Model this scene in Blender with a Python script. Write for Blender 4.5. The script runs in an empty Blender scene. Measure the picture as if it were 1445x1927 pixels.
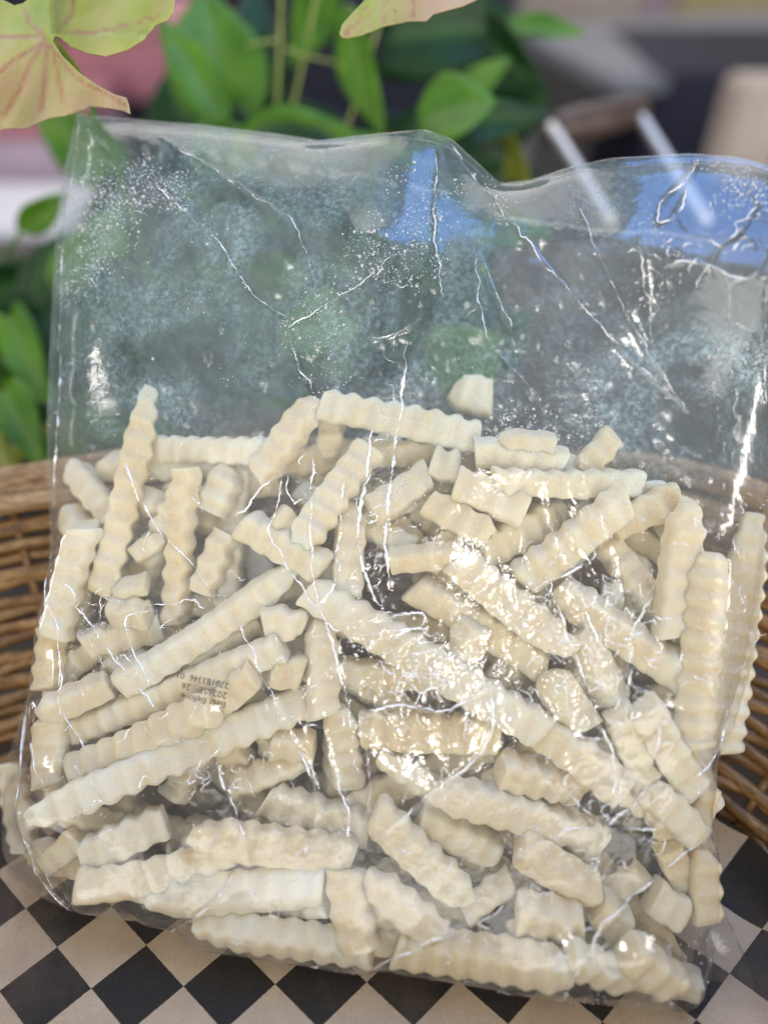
import bpy, bmesh, math, random
import numpy as np
from mathutils import Vector, Matrix
from mathutils.geometry import delaunay_2d_cdt

random.seed(7)
RNG = np.random.default_rng(11)
scn = bpy.context.scene
col = scn.collection

# ------------------------------------------------------------------ camera
PITCH = math.radians(42)
CAM = Vector((0, 0, 0.28))
FWD = Vector((0, math.cos(PITCH), -math.sin(PITCH)))
UPV = Vector((0, math.sin(PITCH), math.cos(PITCH)))
RGT = Vector((1, 0, 0))
FPX = 1449.0
cam_data = bpy.data.cameras.new('camera')
cam = bpy.data.objects.new('camera', cam_data)
col.objects.link(cam)
cam.location = CAM
cam.rotation_euler = (math.pi / 2 - PITCH, 0, 0)
cam_data.sensor_fit = 'HORIZONTAL'
cam_data.sensor_width = 36
cam_data.lens = 36 * FPX / 1445
cam_data.clip_start = 0.01
cam_data.clip_end = 50
cam_data.dof.use_dof = True
cam_data.dof.focus_distance = 0.252
cam_data.dof.aperture_fstop = 3.4
scn.camera = cam

# ------------------------------------------------------------------ world and lamps (indoors, next to windows)
world = bpy.data.worlds.new('World')
scn.world = world
world.use_nodes = True
world.node_tree.nodes['Background'].inputs[0].default_value = (0.92, 0.88, 0.83, 1)
world.node_tree.nodes['Background'].inputs[1].default_value = 0.19


def area(name, loc, target, sx, sy, power, colour):
    l = bpy.data.lights.new(name, 'AREA')
    l.shape = 'RECTANGLE'
    l.size, l.size_y = sx, sy
    l.energy = power
    l.color = colour
    o = bpy.data.objects.new(name, l)
    col.objects.link(o)
    o.location = loc
    o.rotation_euler = (Vector(target) - Vector(loc)).to_track_quat('-Z', 'Y').to_euler()
    return o


area('skylight_lamp', (0.26, 0.40, 1.25), (0.04, 0.2, 0.15), 0.52, 0.36, 2.9, (0.12, 0.34, 1.0))
area('reflection_softening_lamp', (0.27, 0.42, 1.36), (0.04, 0.2, 0.15), 1.15, 0.90, 3.4, (0.42, 0.62, 1.0))  # added unseen lamp, softens the edges of the skylight's reflection
area('film_sheen_lamp', (-0.62, -0.12, 1.15), (0, 0.18, 0.1), 0.95, 0.70, 1.3, (0.93, 0.97, 1.0))  # added unseen lamp giving the film a faint broad sheen
area('front_window_lamp', (0.15, -1.55, 0.40), (0, 0.18, 0.1), 2.40, 1.20, 25.0, (1.0, 0.97, 0.92))
area('left_window_lamp', (-1.25, -0.08, 0.40), (0, 0.18, 0.1), 0.08, 0.80, 3.6, (1.0, 0.95, 0.87))
area('right_window_lamp', (1.22, -0.12, 0.44), (0, 0.18, 0.1), 0.10, 0.80, 5.0, (1.0, 0.95, 0.88))
area('film_sparkle_lamp', (-0.05, -0.80, 1.05), (0, 0.18, 0.1), 0.06, 0.06, 1.3, (1.0, 0.95, 0.88))  # small lamp added for sparkles on the crumpled film
area('background_fill_lamp', (-0.1, 2.0, 1.3), (0.2, 1.4, -0.4), 2.0, 2.0, 20.0, (1.0, 0.93, 0.9))  # unseen fill added to brighten the plants and boxes behind

scn.view_settings.view_transform = 'Standard'
scn.view_settings.look = 'None'
scn.view_settings.exposure = 0.38
scn.view_settings.gamma = 1.0
scn.view_settings.use_curve_mapping = False
cy = scn.cycles
cy.max_bounces = 8
cy.diffuse_bounces = 3
cy.glossy_bounces = 3
cy.transmission_bounces = 6
cy.transparent_max_bounces = 24
cy.use_denoising = True
cy.caustics_reflective = False
cy.caustics_refractive = False


# ------------------------------------------------------------------ helpers
def ray(px, py):
    return FWD + RGT * ((px - 722.5) / FPX) + UPV * ((963.5 - py) / FPX)


def at(px, py, depth):
    return CAM + ray(px, py) * depth


def floor_pt(px, py, z=0.003):
    d = ray(px, py)
    return CAM + d * ((z - CAM.z) / d.z)


def tag(o, label=None, cat=None, group=None, kind=None):
    if label:
        o['label'] = label
    if cat:
        o['category'] = cat
    if group:
        o['group'] = group
    if kind:
        o['kind'] = kind
    return o


def empty(name, loc):
    o = bpy.data.objects.new(name, None)
    o.empty_display_size = 0.02
    col.objects.link(o)
    o.location = loc
    return o


def mesh_obj(name, verts, faces, mat, parent=None, smooth=True):
    me = bpy.data.meshes.new(name)
    me.from_pydata([tuple(map(float, v)) for v in verts], [], faces)
    if smooth:
        me.polygons.foreach_set('use_smooth', [True] * len(me.polygons))
    me.update()
    if mat:
        me.materials.append(mat)
    return link(name, me, parent)


def link(name, me, parent=None):
    o = bpy.data.objects.new(name, me)
    col.objects.link(o)
    if parent is not None:
        o.parent = parent
        o.matrix_parent_inverse = Matrix.Translation(parent.location).inverted()
    return o


def tube(points, radii, n=8, closed=False, flat=1.0, updir=None):
    pts = [Vector(p) for p in points]
    N = len(pts)
    vs, fs = [], []
    for i in range(N):
        if closed:
            t = (pts[(i + 1) % N] - pts[i - 1]).normalized()
        else:
            t = (pts[min(i + 1, N - 1)] - pts[max(i - 1, 0)]).normalized()
        ref = Vector(updir) if updir else (Vector((0, 0, 1)) if abs(t.z) < 0.9 else Vector((1, 0, 0)))
        a = t.cross(ref).normalized()
        b = a.cross(t).normalized()
        r = radii[i] if hasattr(radii, '__len__') else radii
        for k in range(n):
            an = 2 * math.pi * k / n
            vs.append(pts[i] + a * (math.cos(an) * r * flat) + b * (math.sin(an) * r))
    m = N if closed else N - 1
    for i in range(m):
        j = (i + 1) % N
        for k in range(n):
            fs.append((i * n + k, i * n + (k + 1) % n, j * n + (k + 1) % n, j * n + k))
    if not closed:
        fs.append(tuple(range(n))[::-1])
        fs.append(tuple((N - 1) * n + k for k in range(n)))
    return vs, fs


def bevel_box(name, size, loc, rot, mat, parent=None, bev=0.004):
    bm = bmesh.new()
    bmesh.ops.create_cube(bm, size=1)
    bmesh.ops.scale(bm, vec=size, verts=bm.verts)
    bmesh.ops.bevel(bm, geom=list(bm.edges), offset=bev, segments=2, affect='EDGES')
    me = bpy.data.meshes.new(name)
    bm.to_mesh(me)
    bm.free()
    me.materials.append(mat)
    o = bpy.data.objects.new(name, me)
    col.objects.link(o)
    o.location = loc
    o.rotation_euler = rot
    if parent is not None:
        o.parent = parent
        o.matrix_parent_inverse = Matrix.Translation(parent.location).inverted()
    return o


def vnoise(x, y, seed=0):
    """smooth value noise in numpy, about -1..1"""
    xi = np.floor(x).astype(np.int64)
    yi = np.floor(y).astype(np.int64)
    fx, fy = x - xi, y - yi
    fx = fx * fx * (3 - 2 * fx)
    fy = fy * fy * (3 - 2 * fy)

    def h(a, b):
        n = (a * 374761393 + b * 668265263 + seed * 982451653) & 0x7fffffff
        n = ((n ^ (n >> 13)) * 1274126177) & 0x7fffffff
        return ((n ^ (n >> 16)) & 0xffff) / 32767.5 - 1
    return ((h(xi, yi) * (1 - fx) + h(xi + 1, yi) * fx) * (1 - fy)
            + (h(xi, yi + 1) * (1 - fx) + h(xi + 1, yi + 1) * fx) * fy)


def fbm(x, y, seed=0, octv=4):
    s, a = 0, 0.5
    for k in range(octv):
        s = s + a * vnoise(x * 2 ** k, y * 2 ** k, seed + k * 17)
        a *= 0.5
    return s


# ------------------------------------------------------------------ materials
class Mat:
    def __init__(self, name):
        self.m = bpy.data.materials.new(name)
        self.m.use_nodes = True
        self.t = self.m.node_tree
        self.b = self.t.nodes['Principled BSDF']
        self.out = self.t.nodes['Material Output']

    def n(self, typ, **kw):
        nd = self.t.nodes.new(typ)
        for k, v in kw.items():
            if k.startswith('i_'):
                key = k[2:].replace('_', ' ')
                nd.inputs[int(key) if key.isdigit() else key].default_value = v
            else:
                setattr(nd, k, v)
        return nd

    def l(self, a, b):
        self.t.links.new(a, b)

    def coord(self, kind='Object'):
        return self.n('ShaderNodeTexCoord').outputs[kind]

    def noise(self, scale, detail=4, rough=0.55, vec=None, dist=0.0):
        nd = self.n('ShaderNodeTexNoise', i_Scale=scale, i_Detail=detail, i_Roughness=rough, i_Distortion=dist)
        self.l(vec if vec is not None else self.coord(), nd.inputs['Vector'])
        return nd.outputs['Fac']

    def ramp(self, fac, stops):
        r = self.n('ShaderNodeValToRGB')
        el = r.color_ramp.elements
        while len(el) < len(stops):
            el.new(0.5)
        for e, (p, c) in zip(el, stops):
            e.position = p
            e.color = (c[0], c[1], c[2], 1) if hasattr(c, '__len__') else (c, c, c, 1)
        self.l(fac, r.inputs[0])
        return r.outputs[0]

    def mix(self, fac, a, b, mode='MIX'):
        mx = self.n('ShaderNodeMix', data_type='RGBA', blend_type=mode)
        for s, v in ((mx.inputs[0], fac), (mx.inputs[6], a), (mx.inputs[7], b)):
            if hasattr(v, 'is_linked'):
                self.l(v, s)
            elif hasattr(v, '__len__'):
                s.default_value = (v[0], v[1], v[2], 1)
            else:
                s.default_value = v
        return mx.outputs[2]

    def math(self, op, a, b=None, clamp=False):
        nd = self.n('ShaderNodeMath', operation=op, use_clamp=clamp)
        for s, v in zip(nd.inputs, (a, b)):
            if v is None:
                continue
            if hasattr(v, 'is_linked'):
                self.l(v, s)
            else:
                s.default_value = v
        return nd.outputs[0]

    def bump(self, h, strength=0.3, dist=0.001):
        nd = self.n('ShaderNodeBump', i_Strength=strength, i_Distance=dist)
        self.l(h, nd.inputs['Height'])
        return nd.outputs[0]

    def set(self, **kw):
        for k, v in kw.items():
            s = self.b.inputs[k.replace('_', ' ')]
            if hasattr(v, 'is_linked'):
                self.l(v, s)
            else:
                s.default_value = (v[0], v[1], v[2], 1) if (hasattr(v, '__len__') and len(v) == 3 and s.type == 'RGBA') else v
        return self


def simple(name, c1, c2, scale, rough=0.5, bump=0.2, bdist=0.001, spec=0.5):
    M = Mat(name)
    f = M.noise(scale, 5)
    M.set(Base_Color=M.ramp(f, [(0.3, c1), (0.7, c2)]), Roughness=rough, Normal=M.bump(f, bump, bdist))
    M.b.inputs['Specular IOR Level'].default_value = spec
    return M.m


def fry_material():
    M = Mat('frozen_potato')
    oi = M.n('ShaderNodeObjectInfo')
    big = M.noise(70, 4)
    fine = M.noise(900, 3, 0.7)
    mid = M.noise(260, 4, 0.6)
    c = M.ramp(big, [(0.28, (0.80, 0.68, 0.46)), (0.52, (0.89, 0.815, 0.64)), (0.78, (0.92, 0.885, 0.78))])
    c = M.mix(M.ramp(mid, [(0.52, 0.0), (0.72, 0.55)]), c, (0.86, 0.84, 0.76))       # frost bloom
    tint = M.ramp(oi.outputs['Random'], [(0.0, (0.95, 0.87, 0.72)), (0.35, (1, 0.96, 0.88)), (1.0, (1, 1, 0.97))])
    c = M.mix(1.0, c, tint, 'MULTIPLY')
    c = M.mix(M.ramp(M.noise(1400, 2, 0.6), [(0.60, 0.0), (0.72, 0.6)]), c, (0.93, 0.93, 0.92))      # ice crystals
    spot = M.noise(130, 2, 0.4)
    c = M.mix(M.ramp(spot, [(0.755, 0.0), (0.79, 0.75)]), c, (0.20, 0.14, 0.09))       # rare bruises
    h = M.math('ADD', M.math('MULTIPLY', fine, 0.7), M.math('MULTIPLY', mid, 0.7))
    M.set(Base_Color=c, Roughness=0.62, Normal=M.bump(h, 0.5, 0.0010))
    M.b.inputs['Subsurface Weight'].default_value = 0.8
    M.b.inputs['Subsurface Radius'].default_value = (1.0, 0.75, 0.45)
    M.b.inputs['Subsurface Scale'].default_value = 0.0045
    M.b.inputs['Specular IOR Level'].default_value = 0.35
    return M.m


def film_material(name, haze_lo, haze_hi, use_attr=True):
    """thin clear plastic: sees through, reflects at grazing angles, frosted in patches"""
    M = Mat(name)
    M.t.nodes.remove(M.b)
    lw = M.n('ShaderNodeLayerWeight', i_Blend=0.5)
    f5 = M.math('POWER', lw.outputs['Facing'], 4.0)
    fr = M.math('ADD', M.math('MULTIPLY', f5, 0.75), 0.058)
    bump = M.bump(M.noise(160, 3, 0.6), 0.20, 0.0010)
    tr = M.n('ShaderNodeBsdfTransparent')
    tr.inputs[0].default_value = (0.965, 0.972, 0.975, 1)
    gl = M.n('ShaderNodeBsdfGlossy', i_Roughness=0.13)
    gl.inputs[0].default_value = (1, 1, 1, 1)
    M.l(bump, gl.inputs['Normal'])
    m1 = M.n('ShaderNodeMixShader')
    M.l(fr, m1.inputs[0])
    M.l(tr.outputs[0], m1.inputs[1])
    M.l(gl.outputs[0], m1.inputs[2])
    df = M.n('ShaderNodeBsdfDiffuse')
    df.inputs[0].default_value = (0.60, 0.80, 0.86, 1)
    tl = M.n('ShaderNodeBsdfTranslucent')
    tl.inputs[0].default_value = (0.60, 0.80, 0.86, 1)
    if use_attr:
        fa = M.n('ShaderNodeAttribute', attribute_name='frost').outputs['Fac']
        hc = M.mix(M.ramp(fa, [(0.12, 0.0), (0.35, 1.0)]), (0.90, 0.88, 0.82), (0.60, 0.80, 0.86))   # clean film neutral, frost bluish
        M.l(hc, df.inputs[0])
        M.l(hc, tl.inputs[0])
    m2 = M.n('ShaderNodeMixShader', i_Fac=0.4)
    M.l(df.outputs[0], m2.inputs[1])
    M.l(tl.outputs[0], m2.inputs[2])
    cloud = M.noise(34, 6, 0.62, dist=1.2)
    grain = M.noise(650, 2, 0.6)
    hz = M.math('MULTIPLY', M.ramp(cloud, [(0.42, 0.08), (0.68, 1.0)]), M.ramp(grain, [(0.40, 0.35), (0.66, 1.5)]))
    if use_attr:
        at_ = M.n('ShaderNodeAttribute', attribute_name='frost')
        hz = M.math('MULTIPLY', hz, at_.outputs['Fac'])
    hz = M.math('ADD', M.math('MULTIPLY', hz, haze_hi - haze_lo), haze_lo, clamp=True)
    m3 = M.n('ShaderNodeMixShader')
    M.l(hz, m3.inputs[0])
    M.l(m1.outputs[0], m3.inputs[1])
    M.l(m2.outputs[0], m3.inputs[2])
    M.l(m3.outputs[0], M.out.inputs[0])
    return M.m


def wood_rod_material(name, c1, c2, c3):
    M = Mat(name)
    oi = M.n('ShaderNodeObjectInfo')
    mp = M.n('ShaderNodeMapping')
    mp.inputs['Scale'].default_value = (1, 1, 6)
    M.l(M.coord(), mp.inputs[0])
    f = M.noise(60, 5, 0.6, vec=mp.outputs[0])
    streak = M.noise(240, 3, 0.6, vec=mp.outputs[0])
    c = M.ramp(f, [(0.28, c1), (0.5, c2), (0.75, c3)])
    c = M.mix(M.ramp(streak, [(0.35, 0.55), (0.6, 0.0)]), c, c1)
    c = M.mix(M.math('MULTIPLY', oi.outputs['Random'], 0.5), c, c1)
    M.set(Base_Color=c, Roughness=0.42, Normal=M.bump(streak, 0.4, 0.0008))
    return M.m


def leaf_material(name, c1, c2, cv, rough=0.38, trans=0.35, scale=40, blush=None):
    M = Mat(name)
    vein = M.n('ShaderNodeAttribute', attribute_name='vein').outputs['Fac']
    f = M.noise(scale, 4)
    c = M.ramp(f, [(0.32, c1), (0.68, c2)])
    if blush:
        c = M.mix(M.n('ShaderNodeAttribute', attribute_name='blush').outputs['Fac'], c, blush)
    c = M.mix(vein, c, cv)
    fine = M.noise(700, 3)
    M.set(Base_Color=c, Roughness=rough, Normal=M.bump(M.math('SUBTRACT', fine, M.math('MULTIPLY', vein, 1.5)), 0.35, 0.0006))
    tl = M.n('ShaderNodeBsdfTranslucent')
    M.l(c, tl.inputs[0])
    mx = M.n('ShaderNodeMixShader', i_Fac=trans)
    M.l(M.b.outputs[0], mx.inputs[1])
    M.l(tl.outputs[0], mx.inputs[2])
    M.l(mx.outputs[0], M.out.inputs[0])
    return M.m


def paper_material():
    M = Mat('checkered_greaseproof_paper')
    uv = M.n('ShaderNodeUVMap', uv_map='checks').outputs[0]
    wob = M.n('ShaderNodeTexNoise', i_Scale=14.0, i_Detail=3.0)
    M.l(uv, wob.inputs['Vector'])
    add = M.n('ShaderNodeVectorMath', operation='MULTIPLY_ADD')
    M.l(wob.outputs['Color'], add.inputs[0])
    add.inputs[1].default_value = (0.02, 0.02, 0)
    M.l(uv, add.inputs[2])
    ck = M.n('ShaderNodeTexChecker', i_Scale=1.0)
    M.l(add.outputs[0], ck.inputs['Vector'])
    fib = M.noise(900, 5, 0.7)
    blot = M.noise(45, 4, 0.6)
    kraft = M.ramp(blot, [(0.3, (0.50, 0.375, 0.255)), (0.7, (0.64, 0.495, 0.345))])
    kraft = M.mix(M.ramp(fib, [(0.3, 0.45), (0.5, 0.0)]), kraft, (0.33, 0.27, 0.20))
    ink = M.ramp(fib, [(0.3, (0.014, 0.011, 0.009)), (0.75, (0.036, 0.029, 0.022))])
    c = M.mix(ck.outputs['Fac'], ink, kraft)
    c = M.mix(M.ramp(M.noise(18, 5, 0.65), [(0.50, 0.0), (0.72, 0.38)]), c, (0.22, 0.15, 0.09))      # damp and grease stains
    c = M.mix(M.ramp(M.noise(520, 4, 0.8), [(0.70, 0.0), (0.78, 0.25)]), c, (0.42, 0.34, 0.26))   # worn print
    M.set(Base_Color=c, Roughness=0.7, Normal=M.bump(M.math('ADD', fib, M.math('MULTIPLY', blot, 2.0)), 0.35, 0.0007))
    return M.m


M_FRY = fry_material()
M_FILM = film_material('clear_film_front', 0.066, 0.62)
M_FILMB = film_material('clear_film_back', 0.04, 0.22)
M_ROD = wood_rod_material('dark_willow', (0.085, 0.042, 0.013), (0.42, 0.22, 0.072), (0.66, 0.40, 0.16))
M_RIM = wood_rod_material('pale_willow', (0.14, 0.072, 0.028), (0.42, 0.26, 0.12), (0.60, 0.41, 0.22))
M_PAPER = paper_material()
M_TABLE = simple('dark_table', (0.030, 0.024, 0.020), (0.055, 0.044, 0.036), 30, 0.5)
M_FLOOR = simple('dark_floor', (0.05, 0.05, 0.055), (0.09, 0.085, 0.09), 8, 0.6)
M_INK = simple('black_ink', (0.010, 0.009, 0.009), (0.02, 0.018, 0.018), 300, 0.6)
M_ICE = Mat('ice_speck')
M_ICE.set(Base_Color=(0.93, 0.95, 0.97), Roughness=0.18)
M_ICE.b.inputs['Transmission Weight'].default_value = 0.35
M_ICE.b.inputs['IOR'].default_value = 1.31
M_ICE = M_ICE.m
M_LEAFP = leaf_material('pale_pink_leaf', (0.36, 0.44, 0.07), (0.55, 0.55, 0.17), (0.50, 0.27, 0.18), 0.45, 0.25, 55, (0.62, 0.44, 0.33))
M_LEAFG = leaf_material('green_leaf', (0.055, 0.20, 0.010), (0.16, 0.37, 0.020), (0.18, 0.34, 0.07))
M_LEAFD = leaf_material('dark_green_leaf', (0.007, 0.045, 0.012), (0.020, 0.090, 0.018), (0.05, 0.16, 0.04))
M_LEAFY = leaf_material('yellow_green_leaf', (0.26, 0.34, 0.03), (0.42, 0.44, 0.05), (0.5, 0.5, 0.15))
M_STEM = simple('pale_stem', (0.25, 0.33, 0.05), (0.40, 0.45, 0.10), 60, 0.45)

# ------------------------------------------------------------------ the setting
tb = bevel_box('table', (1.5, 0.95, 0.03), (0, 0.22, -0.0205), (0, 0, 0), M_TABLE, bev=0.006)
tag(tb, kind='structure')
fl = mesh_obj('floor', [(-6, -3, -0.75), (6, -3, -0.75), (6, 8, -0.75), (-6, 8, -0.75)], [(0, 1, 2, 3)], M_FLOOR, smooth=False)
tag(fl, kind='structure')

# ------------------------------------------------------------------ basket
BC = Vector((-0.02, 0.07, 0))


def ell(q, th, dr=0.0):
    a = 0.160 + 0.066 * q + dr
    b = 0.085 + 0.090 * q + dr
    e = 3.5 - 0.7 * q
    c, s = math.cos(th), math.sin(th)
    r = (abs(c) ** e + abs(s) ** e) ** (-1 / e)      # oval floor, rounded oblong rim
    return Vector((BC.x + a * r * c, BC.y + b * r * s, 0.078 * q))


basket = empty('wicker_basket', (-0.02, 0.07, 0))
tag(basket, 'oval brown wicker basket with a pale plaited rim holding the bag', 'basket')
NL, NT, NS = 22, 200, 34
for k in range(NL):
    q = (k + 0.5) / NL
    pts, rad = [], []
    for i in range(NT):
        th = 2 * math.pi * i / NT
        w = math.sin(th * NS / 2 + math.pi * k) * 0.0016
        p = ell(q, th, w + random.uniform(-0.0003, 0.0003))
        p.z += 0.0012 * math.sin(th * 5 + k * 1.9) + random.uniform(-0.0002, 0.0002)
        pts.append(p)
        rad.append(0.0029 + 0.0004 * math.sin(th * 7 + k * 2.3))
    v, f = tube(pts, rad, 8, True, flat=0.75)
    mesh_obj('rod', v, f, M_ROD, basket)
for i in range(NS):
    th = 2 * math.pi * (i + 0.5) / NS
    v, f = tube([ell(q, th) + Vector((0, 0, 0)) for q in np.linspace(-0.02, 1.02, 8)], 0.0019, 6)
    mesh_obj('stake', v, f, M_ROD, basket)
for k, (dz, dr, r) in enumerate(((0.000, 0.004, 0.0056), (0.004, -0.005, 0.0052), (0.008, 0.003, 0.0056), (0.001, -0.010, 0.0042))):
    pts, rad = [], []
    for i in range(NT):
        th = 2 * math.pi * i / NT
        p = ell(1.02, th, dr + 0.0022 * math.sin(th * 9 + k * 2.1))
        p.z += dz + 0.0022 * math.cos(th * 9 + k * 2.1)
        pts.append(p)
        rad.append(r * (1 + 0.06 * math.sin(th * 13 + k)))
    v, f = tube(pts, rad, 10, True)
    mesh_obj('rim_strand', v, f, M_RIM, basket)
# woven floor of the basket
vs, fs = [], []
n = 72
vs.append((BC.x, BC.y, -0.002))
for i in range(n):
    p = ell(0, 2 * math.pi * i / n)
    vs.append((p.x, p.y, -0.002))
fs = [(0, 1 + i, 1 + (i + 1) % n) for i in range(n)]
mesh_obj('basket_floor', vs, fs, M_ROD, basket)

# ------------------------------------------------------------------ checkered paper in the basket
A0 = floor_pt(276, 1783, 0.001)
E1 = floor_pt(346, 1861, 0.001) - A0
E2 = floor_pt(173, 1865, 0.001) - A0
det = E1.x * E2.y - E1.y * E2.x
nr, na = 90, 220
vs, fs, uvs = [], [], []
for i in range(nr + 1):
    r = 0.001 + 0.999 * i / nr
    for j in range(na):
        th = 2 * math.pi * j / na
        edge = 0.985 + 0.02 * math.sin(th * 3 + 1)
        pe = ell(0, th)
        x = BC.x + (pe.x - BC.x) * 0.985 * r * edge
        y = BC.y + (pe.y - BC.y) * 0.985 * r * edge
        z = 0.001 + 0.0010 * (1 + float(fbm(np.array([x * 22.0]), np.array([y * 22.0]), 3)[0])) + 0.0005 * abs(float(fbm(np.array([x * 70.0 + y * 40]), np.array([y * 30.0]), 31)[0]))
        z += 0.016 * max(0, r - 0.90) / 0.10 * max(0, r - 0.90) / 0.10
        vs.append((x, y, z))
        dx, dy = x - A0.x, y - A0.y
        uvs.append(((dx * E2.y - dy * E2.x) / det, (E1.x * dy - E1.y * dx) / det))
for i in range(nr):
    for j in range(na):
        k = (j + 1) % na
        fs.append((i * na + j, (i + 1) * na + j, (i + 1) * na + k, i * na + k))
fs.append(tuple(range(na))[::-1])
paper = mesh_obj('paper_liner', vs, fs, M_PAPER)
ul = paper.data.uv_layers.new(name='checks')
for lp in paper.data.loops:
    ul.data[lp.index].uv = uvs[lp.vertex_index]
tag(paper, 'black and kraft checkered paper sheet lining the basket floor', 'paper')

# ------------------------------------------------------------------ bag frame of reference: a plane leaning back on the basket rim
YAW = math.radians(-6)
RZ = Matrix.Rotation(YAW, 3, 'Z')
ORI = CAM + FWD * 0.288
EU, EV, EN = RZ @ RGT, RZ @ UPV, RZ @ (-FWD)
SINP, COSP = EN.z, EV.z


def uv_of(px, py, h):
    d = ray(px, py)
    t = (h - (CAM - ORI).dot(EN)) / d.dot(EN)
    X = CAM + d * t - ORI
    return X.dot(EU), X.dot(EV)


def h_floor_px(px, py, z=0.003):
    return (floor_pt(px, py, z) - ORI).dot(EN)


def wpt(u, v, h):
    return ORI + EU * u + EV * v + EN * h


# height grid over the bag plane, 1 mm cells
U0, V0, DU = -0.20, -0.20, 0.001
NU, NV = 420, 420
GU, GV = np.meshgrid(U0 + DU * np.arange(NU), V0 + DU * np.arange(NV), indexing='ij')
HFLOOR = (0.0035 - ORI.z - GV * COSP) / SINP
H = np.maximum(HFLOOR, 0.003)


def sample(G, u, v):
    x = np.clip((np.asarray(u) - U0) / DU, 0, NU - 1.001)
    y = np.clip((np.asarray(v) - V0) / DU, 0, NV - 1.001)
    i, j = x.astype(int), y.astype(int)
    fx, fy = x - i, y - j
    return (G[i, j] * (1 - fx) * (1 - fy) + G[i + 1, j] * fx * (1 - fy)
            + G[i, j + 1] * (1 - fx) * fy + G[i + 1, j + 1] * fx * fy)


OUT_L = [(145, 215), (118, 330), (105, 420), (96, 620), (90, 760), (90, 900), (97, 985), (92, 1070), (72, 1230), (48, 1330), (14, 1440), (2, 1520), (8, 1590), (30, 1640)]
OUT_B = [(30, 1640), (85, 1690), (150, 1716), (240, 1730), (330, 1732), (400, 1768), (520, 1795), (690, 1812), (850, 1842), (1000, 1868), (1150, 1885), (1290, 1902)]
OUT_R = [(1520, 330), (1500, 600), (1475, 850), (1450, 1000), (1440, 1080), (1415, 1250), (1380, 1370), (1324, 1480), (1335, 1570), (1350, 1720), (1335, 1850), (1290, 1902)]
OUT_T = [(145, 215), (270, 226), (400, 237), (520, 252), (600, 264), (700, 252), (800, 244), (850, 262), (940, 345), (1000, 338), (1080, 312), (1150, 298), (1300, 289), (1400, 298), (1520, 330)]


# the puffed upper flap tilts so that it mirrors the skylight
FLC = uv_of(1320, 420, 0.050)
_pc = wpt(FLC[0], FLC[1], 0.050)
_hv = ((CAM - _pc).normalized() + (Vector((0.26, 0.40, 1.25)) - _pc).normalized()).normalized()
FLG = (-_hv.dot(EU) / _hv.dot(EN), -_hv.dot(EV) / _hv.dot(EN))


def flap_h(u, v):
    return 0.050 + FLG[0] * (u - FLC[0]) + FLG[1] * (v - FLC[1])


def out_h(px, py):
    base = 0.014
    if py < 420 and px > 1180:
        h = 0.045
        for _ in range(6):
            h = 0.5 * h + 0.5 * flap_h(*uv_of(px, py, h))
        return h
    if py < 420:
        base = 0.012 + 0.016 * max(0, 1 - abs(px - 800) / 160) + 0.036 * min(1, max(0, (px - 960) / 260))
    elif px > 1400:
        base = 0.036 - 0.022 * min(1, max(0, (py - 500) / 600))
    return max(base, h_floor_px(px, py))


def resample(pts, n):
    P = np.array(pts, float)
    d = np.r_[0, np.cumsum(np.hypot(*np.diff(P[:, :2], axis=0).T))]
    # Catmull-like smoothing: dense linear, then small blur of the interior
    t = np.linspace(0, d[-1], n)
    Q = np.stack([np.interp(t, d, P[:, k]) for k in range(P.shape[1])], 1)
    w = max(1, n // 90)
    for _ in range(w * 2):
        Q[1:-1] = 0.25 * Q[:-2] + 0.5 * Q[1:-1] + 0.25 * Q[2:]
    return Q


def outline3(pts, n):
    rows = []
    for px, py in pts:
        h = out_h(px, py)
        u, v = uv_of(px, py, h)
        rows.append((u, v, h))
    return resample(rows, n)


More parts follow.
